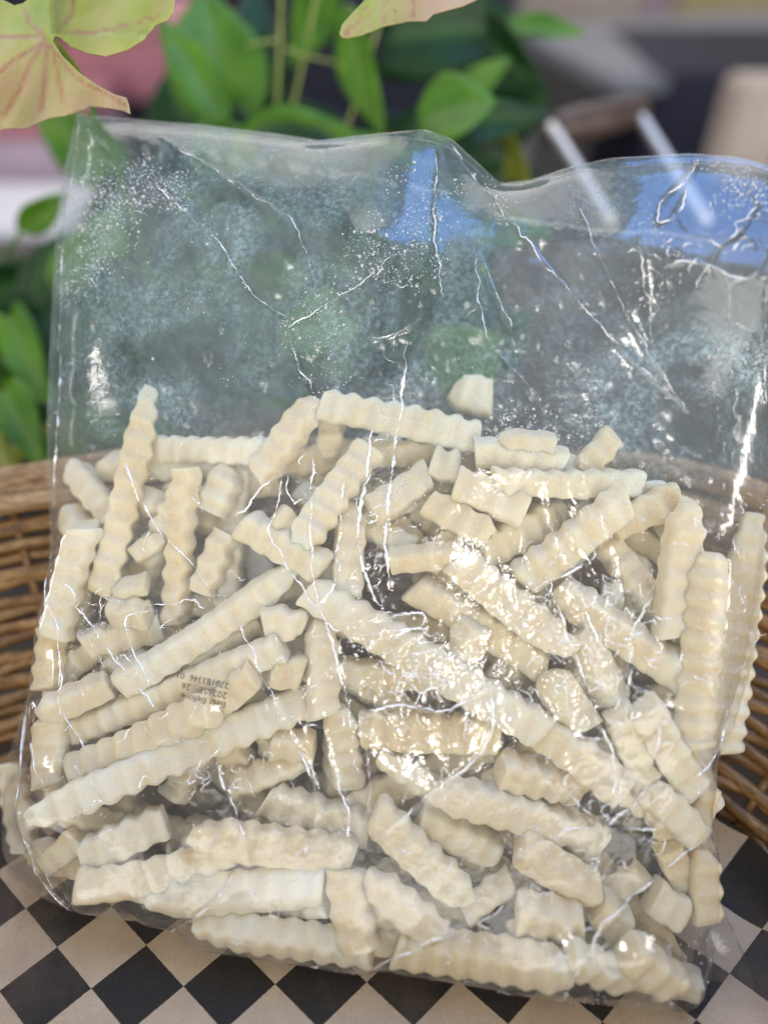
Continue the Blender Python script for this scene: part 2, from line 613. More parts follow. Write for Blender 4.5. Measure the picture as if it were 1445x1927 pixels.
# ------------------------------------------------------------------ the fries
# rows: x1, y1, x2, y2, width (photo pixels), order from the back of the pile, label
FR = [
    (283, 740, 195, 1110, 66, 1, 'very long fry leaning upright with a thin pointed tip above the others'),
    (285, 846, 500, 850, 60, 0, 'fry lying level behind the tall pointed fry'),
    (350, 888, 330, 1165, 54, 2, 'slim fry standing upright beside the tall pointed fry'),
    (437, 880, 398, 965, 72, 0, 'short wide fry tucked behind the slim upright fry'),
    (592, 755, 488, 895, 66, 2, 'slanting fry leaning against the high ridged fry'),
    (628, 770, 620, 865, 55, 0, 'half hidden upright fry under the high ridged fry'),
    (612, 762, 895, 822, 74, 1, 'deeply ridged fry lying across the top of the pile'),
    (850, 735, 925, 752, 92, 0, 'blunt fry end sticking up behind the highest ridged fry'),
    (690, 850, 562, 1025, 74, 2, 'broad slanting fry below the highest ridged fry'),
    (158, 1000, 112, 1190, 68, 1, 'fry pressed upright against the narrow side fold of the bag'),
    (240, 1045, 308, 1012, 46, 1, 'small wedge of potato between two upright fries'),
    (218, 1112, 278, 1098, 34, 1, 'thin potato sliver above the white cube of potato'),
    (425, 1005, 382, 1115, 60, 1, 'short flat fry leaning right of the slim upright fry'),
    (462, 985, 605, 1068, 72, 2, 'stubby angular fry with a dark nick on its end'),
    (548, 1080, 235, 1290, 66, 3, 'long narrow fry slanting above the printed date'),
    (485, 1168, 362, 1248, 46, 1, 'thin fry half hidden beneath the long narrow slanting fry'),
    (210, 1153, 280, 1156, 60, 2, 'white square cut cube of potato under a horizontal crease'),
    (165, 1210, 300, 1180, 66, 0, 'shaded fry lying below the white potato cube'),
    (520, 1222, 130, 1378, 66, 1, 'long fry carrying the printed date over its middle'),
    (395, 1335, 148, 1450, 76, 2, 'thick fry with white blunt end touching the printed date'),
    (572, 1322, 72, 1532, 80, 3, 'longest ridged fry running to a tapered tip beside the bag corner'),
    (175, 1600, 322, 1530, 78, 2, 'short fry with a square pale end under the longest fry'),
    (160, 1672, 445, 1602, 78, 3, 'ridged fry sloping up from the bottom corner of the bag'),
    (282, 1692, 602, 1668, 86, 3, 'wide knobbly fry lying flat near the bottom fold'),
    (388, 1545, 645, 1642, 80, 3, 'fry with a pointed end below the bright crumpled strip'),
    (505, 1505, 690, 1560, 74, 2, 'fry behind the pointed fry, rounded at its exposed end'),
    (514, 1395, 598, 1395, 62, 3, 'white potato cube with a bright crease across it'),
    (650, 1640, 678, 1790, 82, 3, 'lumpy short fry standing on the bottom fold'),
    (380, 1735, 690, 1785, 72, 2, 'fry lying lowest along the bottom seam of the bag'),
    (95, 1470, 98, 1350, 74, 1, 'short upright fry between the longest fry and the side fold'),
    (92, 1625, 155, 1572, 60, 2, 'little wedge of potato below the tip of the longest fry'),
    (600, 1175, 612, 1340, 68, 3, 'upright fry with a dimpled face right of the printed date'),
    (635, 1335, 655, 1470, 70, 2, 'upright fry following below the dimpled upright one'),
    (512, 1262, 572, 1266, 72, 2, 'round fry end with a small brown eye spot'),
    (500, 1168, 575, 1178, 70, 1, 'stub of fry next to the start of the longest central fry'),
    (592, 1118, 1012, 1372, 84, 4, 'large central fry with deep waves running diagonally under bright creases'),
    (812, 872, 865, 884, 72, 2, 'fry end with a clean square cut face near the pile top'),
    (860, 910, 985, 962, 78, 2, 'frosty fry sloping below the square cut fry end'),
    (812, 950, 925, 1008, 66, 2, 'fry parallel to and below the frosty sloping one'),
    (905, 1038, 1055, 962, 80, 1, 'soft looking fry slanting behind the bright long slanted fry'),
    (985, 1090, 1172, 945, 74, 2, 'bright long slanted fry pointing to the pile top'),
    (1150, 988, 1268, 938, 72, 1, 'deeply scalloped fry against the upright ribbed fry'),
    (1292, 952, 1262, 1190, 74, 3, 'upright ribbed fry with a rounded lower tip'),
    (1338, 1050, 1302, 1400, 76, 3, 'long upright fry between the ribbed fry and the outermost fry'),
    (1415, 978, 1358, 1400, 78, 3, 'outermost long fry curving along the wide side of the bag'),
    (865, 1062, 1062, 1215, 80, 3, 'straight smooth fry lying across the middle of the pile'),
    (785, 1105, 1025, 1252, 70, 2, 'wavy fry below the straight smooth fry'),
    (892, 1172, 862, 1255, 70, 3, 'frosted stub poking out over the wavy fry'),
    (738, 1055, 872, 1042, 52, 0, 'thin fry near the dark hollow in the middle'),
    (1055, 1112, 1285, 1272, 76, 2, 'frosty fry beneath the dense white crease cluster'),
    (1090, 1190, 1162, 1330, 68, 1, 'narrow fry in shade below the frosty diagonal fry'),
    (935, 908, 1192, 912, 60, 1, 'level fry high in the pile behind the frosty ones'),
    (898, 850, 1052, 872, 66, 0, 'blurred fry at the back of the pile'),
    (1152, 822, 1092, 890, 58, 0, 'short fry poking up alone at the back'),
    (940, 826, 1042, 832, 40, 0, 'thin blurred fry edge at the very back'),
    (688, 1372, 935, 1384, 94, 3, 'thick pale fry lying level under the white crease cluster'),
    (955, 1325, 1172, 1485, 80, 3, 'fry continuing the diagonal of the large central one'),
    (942, 1448, 1068, 1476, 76, 3, 'smooth oblong potato block with sharp corners'),
    (822, 1487, 1122, 1572, 76, 3, 'long fry leading to the knot of puckered film'),
    (708, 1532, 878, 1692, 80, 4, 'fry under the vertical bluish glint near the bottom'),
    (692, 1652, 818, 1758, 70, 4, 'shorter fry lying alongside the one under the bluish glint'),
    (795, 1540, 938, 1605, 74, 2, 'fry tip between the knot fry and the bluish glint fry'),
    (982, 1602, 1118, 1668, 76, 3, 'frosty flattened fry below the knot of puckered film'),
    (1212, 1335, 1302, 1480, 76, 2, 'smooth fry with an oval hollow near the side pleat'),
    (1225, 1490, 1308, 1572, 70, 3, 'knobbly fry end beside the pinched side of the bag'),
    (975, 1712, 1092, 1732, 90, 2, 'wide fry in the lower fold with a tan hue'),
    (755, 1778, 1072, 1828, 100, 3, 'thick long fry resting along the bottom edge'),
    (1072, 1802, 1178, 1840, 70, 3, 'short fry end right of the thick bottom fry'),
    (1180, 1788, 1262, 1852, 80, 3, 'rough broken fry in the lower bag corner'),
    (1228, 1690, 1302, 1748, 78, 3, 'crumbly fry piece above the broken corner fry'),
    (1322, 1600, 1326, 1725, 60, 2, 'upright fry pressed into the pleated lower side'),
    (1120, 1700, 1185, 1760, 76, 2, 'fry piece with a small dark blemish'),
    (26, 1440, 50, 1600, 58, 3, 'fry seen edge on inside the side gusset'),
    (100, 1185, 90, 1295, 60, 0, 'fry tucked in the narrow side fold under the upright one'),
    (112, 1326, 215, 1282, 62, 2, 'pale fry end beside the pair of meeting creases'),
    (1030, 1268, 1096, 1368, 76, 2, 'greenish fry with frost dots across its face'),
    (440, 1482, 565, 1430, 60, 1, 'shaded ridged fry in the hollow under the longest fry'),
    (662, 955, 650, 1125, 68, 1, 'upright fry behind the twin jagged creases'),
    (702, 962, 802, 898, 70, 1, 'fry slanting away behind the jagged creases near the top'),
    (1160, 1335, 1215, 1480, 66, 1, 'shaded fry between the greenish fry and the hollowed one'),
    (1255, 1590, 1290, 1680, 60, 1, 'small fry behind the pinched pleat'),
    (870, 1700, 960, 1650, 60, 1, 'fry wedge behind the folded seam at the bottom'),
    (230, 1560, 120, 1530, 56, 0, 'fry hidden under the tapered tip of the longest fry'),
    (378, 1352, 478, 1268, 64, 1.5, 'short fry filling the hollow under the start of the printed date'),
    (1330, 1480, 1300, 1580, 50, 1, 'thin fry against the waist of the bag side'),
]
MMPX = 0.25 / FPX


def fry_mesh(L, W, T, seed, taper):
    rnd = random.Random(seed)
    pitch = 0.0070 * rnd.uniform(0.92, 1.08)
    A = min(0.00055, W * 0.052) * rnd.uniform(0.7, 1.25)
    nseg = max(10, int(L / pitch * 7))
    nc = 16
    bend = rnd.gauss(0, 1) * L * 0.014
    bend2 = rnd.gauss(0, 1) * L * 0.008
    ph = rnd.uniform(0, 6.28)
    phs = ph + rnd.choice((0, math.pi)) + rnd.uniform(-0.4, 0.4)
    vs, fs = [], []
    sk0, sk1 = rnd.uniform(-0.35, 0.35), rnd.uniform(-0.35, 0.35)
    wv = rnd.uniform(0, 9)
    xs = [-0.5, -0.497, -0.488] + list(np.linspace(-0.47, 0.47, nseg)) + [0.488, 0.497, 0.5]
    endf = {0: 0.84, 1: 0.94, 2: 0.985}
    for i, s in enumerate(xs):
        e = min(i, len(xs) - 1 - i)
        k = endf.get(e, 1.0)
        x = s * L
        tp = 1.0
        if taper > 0 and s > 0.5 - taper:
            q = (s - 0.5 + taper) / taper
            tp = 1 - 0.55 * q ** 1.6
        if taper < 0 and s < -0.5 - taper:
            q = (-s - 0.5 - taper) / -taper
            tp = 1 - 0.55 * q ** 1.6
        wz = A * 0.55 * math.sin(2 * math.pi * x / pitch + ph)
        sz = A * 0.9 * math.sin(2 * math.pi * x / pitch + ph + 1.1)
        sy = A * 0.7 * math.sin(2 * math.pi * x / pitch + phs + 0.8)
        wy = A * 0.5 * math.sin(2 * math.pi * x / pitch + phs)
        lob = 1 + 0.03 * math.sin(s * 7 + wv)
        for c in range(nc):
            an = 2 * math.pi * (c + 0.5) / nc
            ca, sa = math.cos(an), math.sin(an)
            ex = 0.42
            yy = math.copysign(abs(ca) ** ex, ca)
            zz = math.copysign(abs(sa) ** ex, sa)
            y = yy * (W / 2 * tp * lob + wy) * k
            z = zz * (T / 2 * tp + wz) * k
            sk = sk0 if s < 0 else sk1
            xx = x + (sk * y if e < 5 else sk * y * 0.4 * abs(s) * 2)
            y += bend * (4 * s * s - 0.33) + sy
            z += bend2 * (4 * s * s - 0.33) + sz
            j = 0.00012
            vs.append((xx + rnd.uniform(-j, j), y + rnd.uniform(-j, j), z + rnd.uniform(-j, j)))
    N = len(xs)
    for i in range(N - 1):
        for c in range(nc):
            d = (c + 1) % nc
            fs.append((i * nc + c, i * nc + d, (i + 1) * nc + d, (i + 1) * nc + c))
    fs.append(tuple(range(nc))[::-1])
    fs.append(tuple((N - 1) * nc + c for c in range(nc)))
    me = bpy.data.meshes.new('fry')
    me.from_pydata(vs, [], fs)
    me.polygons.foreach_set('use_smooth', [True] * len(me.polygons))
    me.materials.append(M_FRY)
    return me


def footprint(u1, v1, u2, v2, W):
    L = math.hypot(u2 - u1, v2 - v1)
    du, dv = (u2 - u1) / L, (v2 - v1) / L
    cu, cv = (u1 + u2) / 2, (v1 + v2) / 2
    R = L / 2 + W
    i0, i1 = max(0, int((cu - R - U0) / DU)), min(NU, int((cu + R - U0) / DU) + 2)
    j0, j1 = max(0, int((cv - R - V0) / DU)), min(NV, int((cv + R - V0) / DU) + 2)
    gu, gv = GU[i0:i1, j0:j1] - cu, GV[i0:i1, j0:j1] - cv
    t = gu * du + gv * dv
    c = -gu * dv + gv * du
    m = (abs(t) <= L / 2) & (abs(c) <= W * 0.46)
    return (slice(i0, i1), slice(j0, j1)), t, c, m, L


def settle(u1, v1, u2, v2, W, T, tol=0.0028):
    sl, t, c, m, L = footprint(u1, v1, u2, v2, W)
    hh, tt = H[sl][m], t[m]
    if len(hh) == 0:
        return None
    best = None
    for b in np.linspace(-0.30, 0.30, 25):
        a = float(np.percentile(hh - b * tt, 97)) - tol + T / 2
        cost = a + 0.004 * abs(b)
        if best is None or cost < best[0]:
            best = (cost, a, b)
    return best[1], best[2]


def stamp(u1, v1, u2, v2, W, T, a, b):
    sl, t, c, m, L = footprint(u1, v1, u2, v2, W * 1.12)
    prof = np.sqrt(np.clip(1 - (np.abs(c) / (W * 0.56)) ** 4, 0, 1))
    top = a + b * t + T / 2 * (0.35 + 0.65 * prof)
    Hs = H[sl]
    Hs[m] = np.maximum(Hs[m], top[m])


def put_fry(u1, v1, u2, v2, W, T, a, b, label, group, seed):
    L2 = math.hypot(u2 - u1, v2 - v1)
    p1 = wpt(u1, v1, a - b * L2 / 2)
    p2 = wpt(u2, v2, a + b * L2 / 2)
    x = (p2 - p1).normalized()
    z = (EN - x * EN.dot(x)).normalized()
    roll = random.gauss(0, 0.38)
    z = Matrix.Rotation(roll, 3, x) @ z
    y = z.cross(x)
    rs = random.random()
    taper = 0 if rs < 0.5 else random.choice((-1, 1)) * random.uniform(0.12, 0.3)
    if label and 'tapered tip' in label and 'longest' in label:
        taper = 0.2
    if label and 'pointed end' in label:
        taper = -0.25
    if label and 'thin pointed tip' in label:
        taper = -0.3
    if label and ('cube' in label or 'square' in label or 'block' in label):
        taper = 0
    me = fry_mesh((p2 - p1).length, W, T, seed, taper)
    o = bpy.data.objects.new('crinkle_fry', me)
    col.objects.link(o)
    M4 = Matrix((x, y, z)).transposed().to_4x4()
    M4.translation = (p1 + p2) / 2
    o.matrix_world = M4
    tag(o, label, 'fry', group)
    return o


GRP = 'frozen crinkle cut fries in the bag'
# buried fries that fill the pile from behind
PROF_PY = [700, 780, 1000, 1200, 1500, 1700, 1900]
PROF_H = [0.008, 0.015, 0.024, 0.031, 0.035, 0.037, 0.039]
nfill, tries = 0, 0
while nfill < 190 and tries < 4500:
    tries += 1
    px, py = random.uniform(90, 1380), random.uniform(830, 1800)
    if py > 1690 + px * 0.14 or (py < 930 and not 300 < px < 1150) or px < 110 - (py - 1100) * 0.1 or px > 1400 - (py - 1000) * 0.12:
        continue
    an = random.uniform(0, math.pi)
    Lf = random.uniform(0.036, 0.078)
    Wf = random.uniform(0.0085, 0.0106)
    u, v = uv_of(px, py, 0.015)
    # keep both ends in the bag
    ok = True
    for s in (-1, 1):
        X = wpt(u + s * Lf / 2 * math.cos(an), v + s * Lf / 2 * math.sin(an), 0.015) - CAM
        dd = X.dot(FWD)
        ex, ey = 722.5 + FPX * X.dot(RGT) / dd, 963.5 - FPX * X.dot(UPV) / dd
        if ex < 110 or ex > 1330 or ey < 800 or ey > 1590 + ex * 0.15:
            ok = False
    if not ok:
        continue
    ends = (u - Lf / 2 * math.cos(an), v - Lf / 2 * math.sin(an), u + Lf / 2 * math.cos(an), v + Lf / 2 * math.sin(an))
    st = settle(*ends, Wf, Wf * 0.95)
    if st is None:
        continue
    a, b = st
    hf = max(0, float(sample(HFLOOR, u, v)))
    if a + Wf / 2 > np.interp(py, PROF_PY, PROF_H) + hf * 0.6:
        continue
    stamp(*ends, Wf, Wf * 0.95, a, b)
    near = min((r for r in FR if len(r[6].split()) <= 10), key=lambda r: math.hypot((r[0] + r[2]) / 2 - px, (r[1] + r[3]) / 2 - py))
    put_fry(*ends, Wf, Wf * 0.95, a, b, ('short ' if Lf < 0.05 else 'long ' if Lf > 0.064 else '') + 'buried fry behind the ' + near[6].split(',')[0], GRP, 5000 + tries)
    nfill += 1

HCAP_PY = [700, 900, 1200, 1500, 1900]
HCAP = [0.026, 0.034, 0.044, 0.050, 0.060]
for idx, row in sorted(enumerate(FR), key=lambda r: r[1][5]):
    x1, y1, x2, y2, w, order, label = row
    if w > 48 and math.hypot(x2 - x1, y2 - y1) > 110:
        ex_, ey_ = (x2 - x1) * 0.03, (y2 - y1) * 0.03
        x1, y1, x2, y2 = x1 - ex_, y1 - ey_, x2 + ex_, y2 + ey_
    h1 = h2 = 0.03
    for it in range(3):
        W = min(w * 0.84, 70) * ((0.288 - (h1 + h2) / 2) / FPX)
        u1, v1 = uv_of(x1, y1, h1)
        u2, v2 = uv_of(x2, y2, h2)
        T = min(max(W * 0.93, 0.0080), 0.0120)
        a, b = settle(u1, v1, u2, v2, W, T)
        pym = (y1 + y2) / 2
        hf = max(0.0, float(sample(HFLOOR, (u1 + u2) / 2, (v1 + v2) / 2)))
        a = min(a, np.interp(pym, HCAP_PY, HCAP) - T / 2)
        a = max(a, hf + T / 2)
        L2 = math.hypot(u2 - u1, v2 - v1)
        h1, h2 = a - b * L2 / 2, a + b * L2 / 2
    stamp(u1, v1, u2, v2, W, T, a, b)
    put_fry(u1, v1, u2, v2, W, T, a, b, label, GRP, idx)

# ------------------------------------------------------------------ the bag
bag = empty('plastic_bag', wpt(0, -0.11, 0.02))
tag(bag, 'crumpled clear plastic bag full of frozen crinkle cut fries', 'bag')

NS_, NT_ = 620, 800
cl = outline3(OUT_L, NT_)
cr = outline3(OUT_R, NT_)
ct = outline3(OUT_T, NS_)
cb = outline3(OUT_B, NS_)


def coons(ns, nt):
    s = np.linspace(0, 1, ns)[:, None, None]
    t = np.linspace(0, 1, nt)[None, :, None]
    pick = lambda c, n: c[np.linspace(0, len(c) - 1, n).round().astype(int)]
    L_, R_, T_, B_ = pick(cl, nt)[None], pick(cr, nt)[None], pick(ct, ns)[:, None], pick(cb, ns)[:, None]
    return ((1 - s) * L_ + s * R_ + (1 - t) * T_ + t * B_
            - ((1 - s) * (1 - t) * cl[0] + s * (1 - t) * cr[0] + (1 - s) * t * cl[-1] + s * t * cr[-1]))


# film as a membrane stretched over the fries, pinned at the outline
F = H + 0.0010
pin = np.zeros_like(H, bool)
pinv = np.zeros_like(H)
for c in (cl, cr, ct, cb):
    i = np.clip(((c[:, 0] - U0) / DU).round().astype(int), 0, NU - 1)
    j = np.clip(((c[:, 1] - V0) / DU).round().astype(int), 0, NV - 1)
    pin[i, j] = True
    pinv[i, j] = c[:, 2]
# puffed upper part: a few points where trapped air pushes the film forward
for px, py, h in ((300, 480, 0.026), (500, 560, 0.030), (705, 470, 0.040), (720, 620, 0.040), (880, 520, 0.036), (1010, 560, 0.026),
                  (1120, 640, 0.030), (1330, 760, 0.034), (200, 640, 0.022)):
    u, v = uv_of(px, py, h)
    d2 = (GU - u) ** 2 + (GV - v) ** 2
    m = d2 < 0.006 ** 2
    H[m] = np.maximum(H[m], h)
Hd = H.copy()
for st in (1, 1, 1):
    Hd = np.maximum.reduce([Hd, np.roll(Hd, st, 0), np.roll(Hd, -st, 0), np.roll(Hd, st, 1), np.roll(Hd, -st, 1)])
for it in range(10):
    Hd = 0.2 * (Hd + np.roll(Hd, 1, 0) + np.roll(Hd, -1, 0) + np.roll(Hd, 1, 1) + np.roll(Hd, -1, 1))
low = np.maximum(Hd, H) + 0.0014
FP = flap_h(GU, GV)
_x = 722.5 + FPX * GU / (0.288 - 0.05)
_y = 963.5 - FPX * GV / (0.288 - 0.05)
fm = (_x > 1110) & (_y < 440 + 0.25 * (_x - 1130)) & (_y > 440 - 0.9 * (_x - 1110))
low = np.where(fm, np.maximum(low, FP), low)
F = np.maximum(low, 0.02)
for it in range(700):
    st = 8 if it < 200 else (3 if it < 420 else 1)
    avg = 0.25 * (np.roll(F, st, 0) + np.roll(F, -st, 0) + np.roll(F, st, 1) + np.roll(F, -st, 1))
    F = np.maximum(low, avg)
    F[pin] = pinv[pin]
# soften the membrane a touch so that it bridges ridges
for it in range(6):
    F = 0.2 * (F + np.roll(F, 1, 0) + np.roll(F, -1, 0) + np.roll(F, 1, 1) + np.roll(F, -1, 1))


def film_uv(px, py):
    h = 0.03
    for _ in range(6):
        u, v = uv_of(px, py, h)
        h = 0.5 * h + 0.5 * float(sample(F, u, v))
    return u, v


def ridge_net(u, v, cell, aniso, seed, jit=0.9):
    """distance-to-border network of random cells: a crumpled, facetted sheet"""
    x, y = u / cell, v / (cell * aniso)
    xi, yi = np.floor(x).astype(np.int64), np.floor(y).astype(np.int64)
    d1 = np.full(x.shape, 9.0)
    d2 = np.full(x.shape, 9.0)
    for a in (-1, 0, 1):
        for b in (-1, 0, 1):
            cx, cy_ = xi + a, yi + b
            n = (cx * 73856093 ^ cy_ * 19349663 ^ seed * 83492791) & 0x7fffffff
            n = ((n ^ (n >> 13)) * 1274126177) & 0x7fffffff
            ox = ((n >> 3) & 1023) / 1023.0
            oy = ((n >> 14) & 1023) / 1023.0
            d = np.hypot(cx + 0.5 + (ox - .5) * jit - x, cy_ + 0.5 + (oy - .5) * jit - y)
            d2 = np.where(d < d1, d1, np.minimum(d2, d))
            d1 = np.minimum(d1, d)
    return 1 - np.clip(d2 - d1, 0, 1)


S = coons(NS_, NT_)
su, sv, sh = S[..., 0], S[..., 1], S[..., 2]
s01 = np.linspace(0, 1, NS_)[:, None]
t01 = np.linspace(0, 1, NT_)[None, :]
edge = np.minimum(np.minimum(s01, 1 - s01) * 1.0, np.minimum(t01, 1 - t01) * 1.3) + 0 * su
ramp = np.clip(edge / 0.035, 0, 1)
ramp = np.sqrt(1 - (1 - ramp) ** 2)
hf = sample(F, su, sv)
hh = sh * (1 - ramp) + hf * ramp
# back to photo coordinates of each film point, used only to say where the film is more crumpled or frosted
PXf = 722.5 + FPX * (su / (0.288 - hh))
PYf = 963.5 - FPX * (sv / (0.288 - hh))


def blob(cx, cy_, rx, ry):
    return np.exp(-(((PXf - cx) / rx) ** 2 + ((PYf - cy_) / ry) ** 2))


crumple = (0.35 + 1.5 * blob(800, 1290, 170, 110) + 1.6 * blob(1130, 1160, 140, 130) + 0.5 * blob(735, 900, 40, 240)
           + 0.5 * blob(1180, 1560, 120, 120) + 1.6 * blob(1330, 430, 170, 120) + 1.0 * blob(1200, 1350, 130, 160)
           + 0.3 * blob(1150, 1760, 140, 70) + 0.8 * blob(450, 1560, 60, 90) + 0.7 * blob(1390, 1150, 40, 200) + 1.2 * blob(740, 350, 80, 120)) * (1 - 0.6 * np.clip((900 - PYf) / 150, 0, 1))
wx = su + 0.004 * fbm(su * 60, sv * 60, 5)
wy = sv + 0.004 * fbm(su * 60, sv * 60, 9)
wr = 0.0005 * ridge_net(wx, wy, 0.026, 1.7, 3) ** 2 * (1 - 0.45 * np.clip((900 - PYf) / 150, 0, 1))
wr += 0.00022 * ridge_net(wx + 0.3 * wy, wy, 0.011, 1.6, 8) ** 3 * np.clip(crumple, 0.1, 2)
wr += 0.00012 * ridge_net(wx - 0.4 * wy, wy, 0.0052, 1.3, 21) ** 3 * np.clip(crumple - 0.35, 0, 1.6)
wr += 0.00008 * ridge_net(wx, wy, 0.0026, 1.2, 33) ** 2 * np.clip(crumple - 0.6, 0, 1.4)

# long sharp creases seen in the photograph (polylines) pressed into the film as narrow ridges
CREASES = [
    [(113, 660), (108, 760), (100, 880), (97, 960)],
    [(240, 870), (258, 930), (300, 1000), (360, 1060), (405, 1115)],
    [(90, 1085), (110, 1170), (120, 1280), (112, 1330), (150, 1380), (170, 1420)],
    [(125, 1093), (160, 1160), (220, 1240), (298, 1333)],
    [(300, 1150), (232, 1160), (240, 1200), (280, 1270), (298, 1330)],
    [(200, 1122), (270, 1140), (350, 1130), (372, 1125), (375, 1155), (402, 1125)],
    [(445, 975), (500, 910), (540, 893), (515, 960), (505, 1000), (550, 1080), (600, 1150)],
    [(540, 895), (552, 960), (575, 940)],
    [(590, 860), (583, 1000), (592, 1110), (620, 1190), (640, 1260), (660, 1370)],
    [(645, 900), (640, 1000), (625, 1110), (600, 1135)],
    [(700, 800), (688, 900), (670, 1010), (690, 1090), (715, 1140)],
    [(765, 640), (755, 760), (735, 900), (725, 1020), (735, 1110)],
    [(440, 1150), (470, 1215), (500, 1270), (530, 1350)],
    [(410, 1440), (435, 1500), (460, 1570), (480, 1620)],
    [(545, 1380), (580, 1430), (600, 1500), (590, 1560)],
    [(610, 1370), (630, 1450), (660, 1550), (655, 1590)],
    [(62, 1380), (75, 1450), (100, 1500)],
    [(895, 480), (905, 600), (930, 660), (1015, 745)],
    [(900, 478), (935, 560), (965, 615)],
    [(850, 270), (930, 380), (1010, 480), (1110, 600), (1200, 690), (1290, 770)],
    [(1085, 370), (1110, 460), (1150, 530), (1190, 620), (1280, 755)],
    [(1200, 450), (1215, 560), (1225, 640)],
    [(1310, 310), (1240, 390), (1232, 430), (1275, 400), (1308, 315)],
    [(1440, 480), (1400, 540), (1310, 490), (1250, 500)],
    [(1420, 390), (1395, 440), (1340, 470), (1330, 520)],
    [(1438, 540), (1434, 640), (1440, 760)],
    [(925, 1300), (928, 1380), (900, 1430), (820, 1480), (730, 1560)],
    [(690, 1400), (692, 1480), (695, 1520)],
    [(670, 1195), (760, 1180), (815, 1175), (750, 1220), (700, 1230)],
    [(700, 1165), (800, 1150), (810, 1170), (720, 1200)],
    [(690, 1340), (760, 1320), (830, 1340), (925, 1290)],
    [(1035, 1090), (1050, 1160), (1080, 1230), (1110, 1320), (1150, 1420), (1170, 1500)],
    [(1180, 1230), (1185, 1300), (1220, 1290), (1240, 1350), (1230, 1430)],
    [(1230, 1120), (1190, 1180), (1180, 1240), (1185, 1300)],
    [(1100, 1140), (1120, 1190), (1130, 1230), (1125, 1180)],
    [(1440, 1190), (1400, 1260), (1340, 1260), (1335, 1300), (1370, 1340), (1350, 1400), (1290, 1470), (1320, 1500), (1280, 1500)],
    [(1135, 1555), (1080, 1510), (1055, 1460), (1090, 1430)],
    [(1135, 1555), (1160, 1490), (1150, 1440)],
    [(1135, 1555), (1200, 1500), (1230, 1440)],
    [(1135, 1555), (1120, 1640)],
    [(1135, 1555), (1240, 1560)],
    [(1135, 1555), (1060, 1560), (980, 1600)],
    [(1330, 1560), (1240, 1640), (1130, 1740), (1040, 1860)],
    [(700, 1806), (830, 1760), (930, 1715), (950, 1700)],
    [(330, 1732), (420, 1680), (440, 1640)],
    [(46, 1330), (45, 1420), (55, 1540), (80, 1640), (140, 1712)],
    [(290, 345), (400, 440), (480, 560), (540, 600)],
    [(150, 225), (120, 420), (112, 560), (108, 660)],
    [(820, 290), (815, 420), (835, 560)],
    [(545, 600), (560, 680), (590, 740)],
    [(540, 620), (700, 520), (740, 480)],
    [(700, 640), (770, 620), (800, 590)],
    [(1060, 1085), (1120, 1140), (1200, 1190)],
    [(1000, 1110), (1060, 1080), (1100, 1060)],
    [(300, 255), (420, 330), (560, 420), (600, 560)],
]
crease_d = np.full(su.shape, 1.0)
CREASE_ROWS = []
for ci, line in enumerate(CREASES):
    pts = np.array([film_uv(*p) for p in line])
    rows = resample(pts, max(8, int(np.hypot(*np.diff(pts, axis=0).T).sum() / 0.0022)))
    # small zigzag so that the fold is not a drawn line
    tt = np.arange(len(rows))
    rows[1:-1] += 0.00045 * np.stack([fbm(tt * 0.9, tt * 0 + ci, 41), fbm(tt * 0.9, tt * 0 + ci, 77)], 1)[1:-1]
    CREASE_ROWS.append(rows)
    lo, hi = rows.min(0) - 0.004, rows.max(0) + 0.004
    m = (su > lo[0]) & (su < hi[0]) & (sv > lo[1]) & (sv < hi[1])
    if not m.any():
        continue
    qu, qv = su[m], sv[m]
    d = np.full(qu.shape, 1.0)
    for a, b in zip(rows[:-1], rows[1:]):
        ab = b - a
        t = np.clip(((qu - a[0]) * ab[0] + (qv - a[1]) * ab[1]) / max(ab @ ab, 1e-12), 0, 1)
        d = np.minimum(d, np.hypot(qu - a[0] - t * ab[0], qv - a[1] - t * ab[1]))
    crease_d[m] = np.minimum(crease_d[m], d)
amp = np.where(PYf < 760, 0.00065, 0.00040) * (0.65 + 0.5 * fbm(su * 260, sv * 260, 61))
wr += amp * np.exp(-(crease_d / 0.00055))
hh = hh + wr * np.clip(edge / 0.012, 0, 1)

frost = np.clip(0.10 + 0.32 * np.clip((900 - PYf) / 250, 0, 1) + 0.40 * blob(420, 440, 200, 130) + 0.45 * blob(740, 700, 150, 130)
                + 0.35 * blob(250, 760, 160, 120) + 0.5 * blob(1200, 760, 160, 120) + 0.55 * blob(1340, 640, 130, 120) - 0.25 * blob(1350, 420, 170, 160), 0.04, 1.2)  # blob just below the upper flap paints in its pale reflection, the others frost

P = (np.array(ORI)[None, None] + su[..., None] * np.array(EU) + sv[..., None] * np.array(EV) + hh[..., None] * np.array(EN))
P[..., 2] = np.maximum(P[..., 2], 0.0026)


def grid_faces(ns, nt, flip=False):
    i, j = np.meshgrid(np.arange(ns - 1), np.arange(nt - 1), indexing='ij')
    a = (i * nt + j).ravel()
    q = np.stack([a, a + 1, a + nt + 1, a + nt], 1)
    return q[:, ::-1] if flip else q


def fast_mesh(name, P, faces, mat):
    me = bpy.data.meshes.new(name)
    nv, nf = len(P), len(faces)
    me.vertices.add(nv)
    me.vertices.foreach_set('co', P.astype(np.float32).ravel())
    k = faces.shape[1]
    me.loops.add(nf * k)
    me.loops.foreach_set('vertex_index', faces.astype(np.int32).ravel())
    me.polygons.add(nf)
    me.polygons.foreach_set('loop_start', np.arange(0, nf * k, k, dtype=np.int32))
    me.polygons.foreach_set('use_smooth', np.ones(nf, bool))
    me.update(calc_edges=True)
    me.materials.append(mat)
    return me


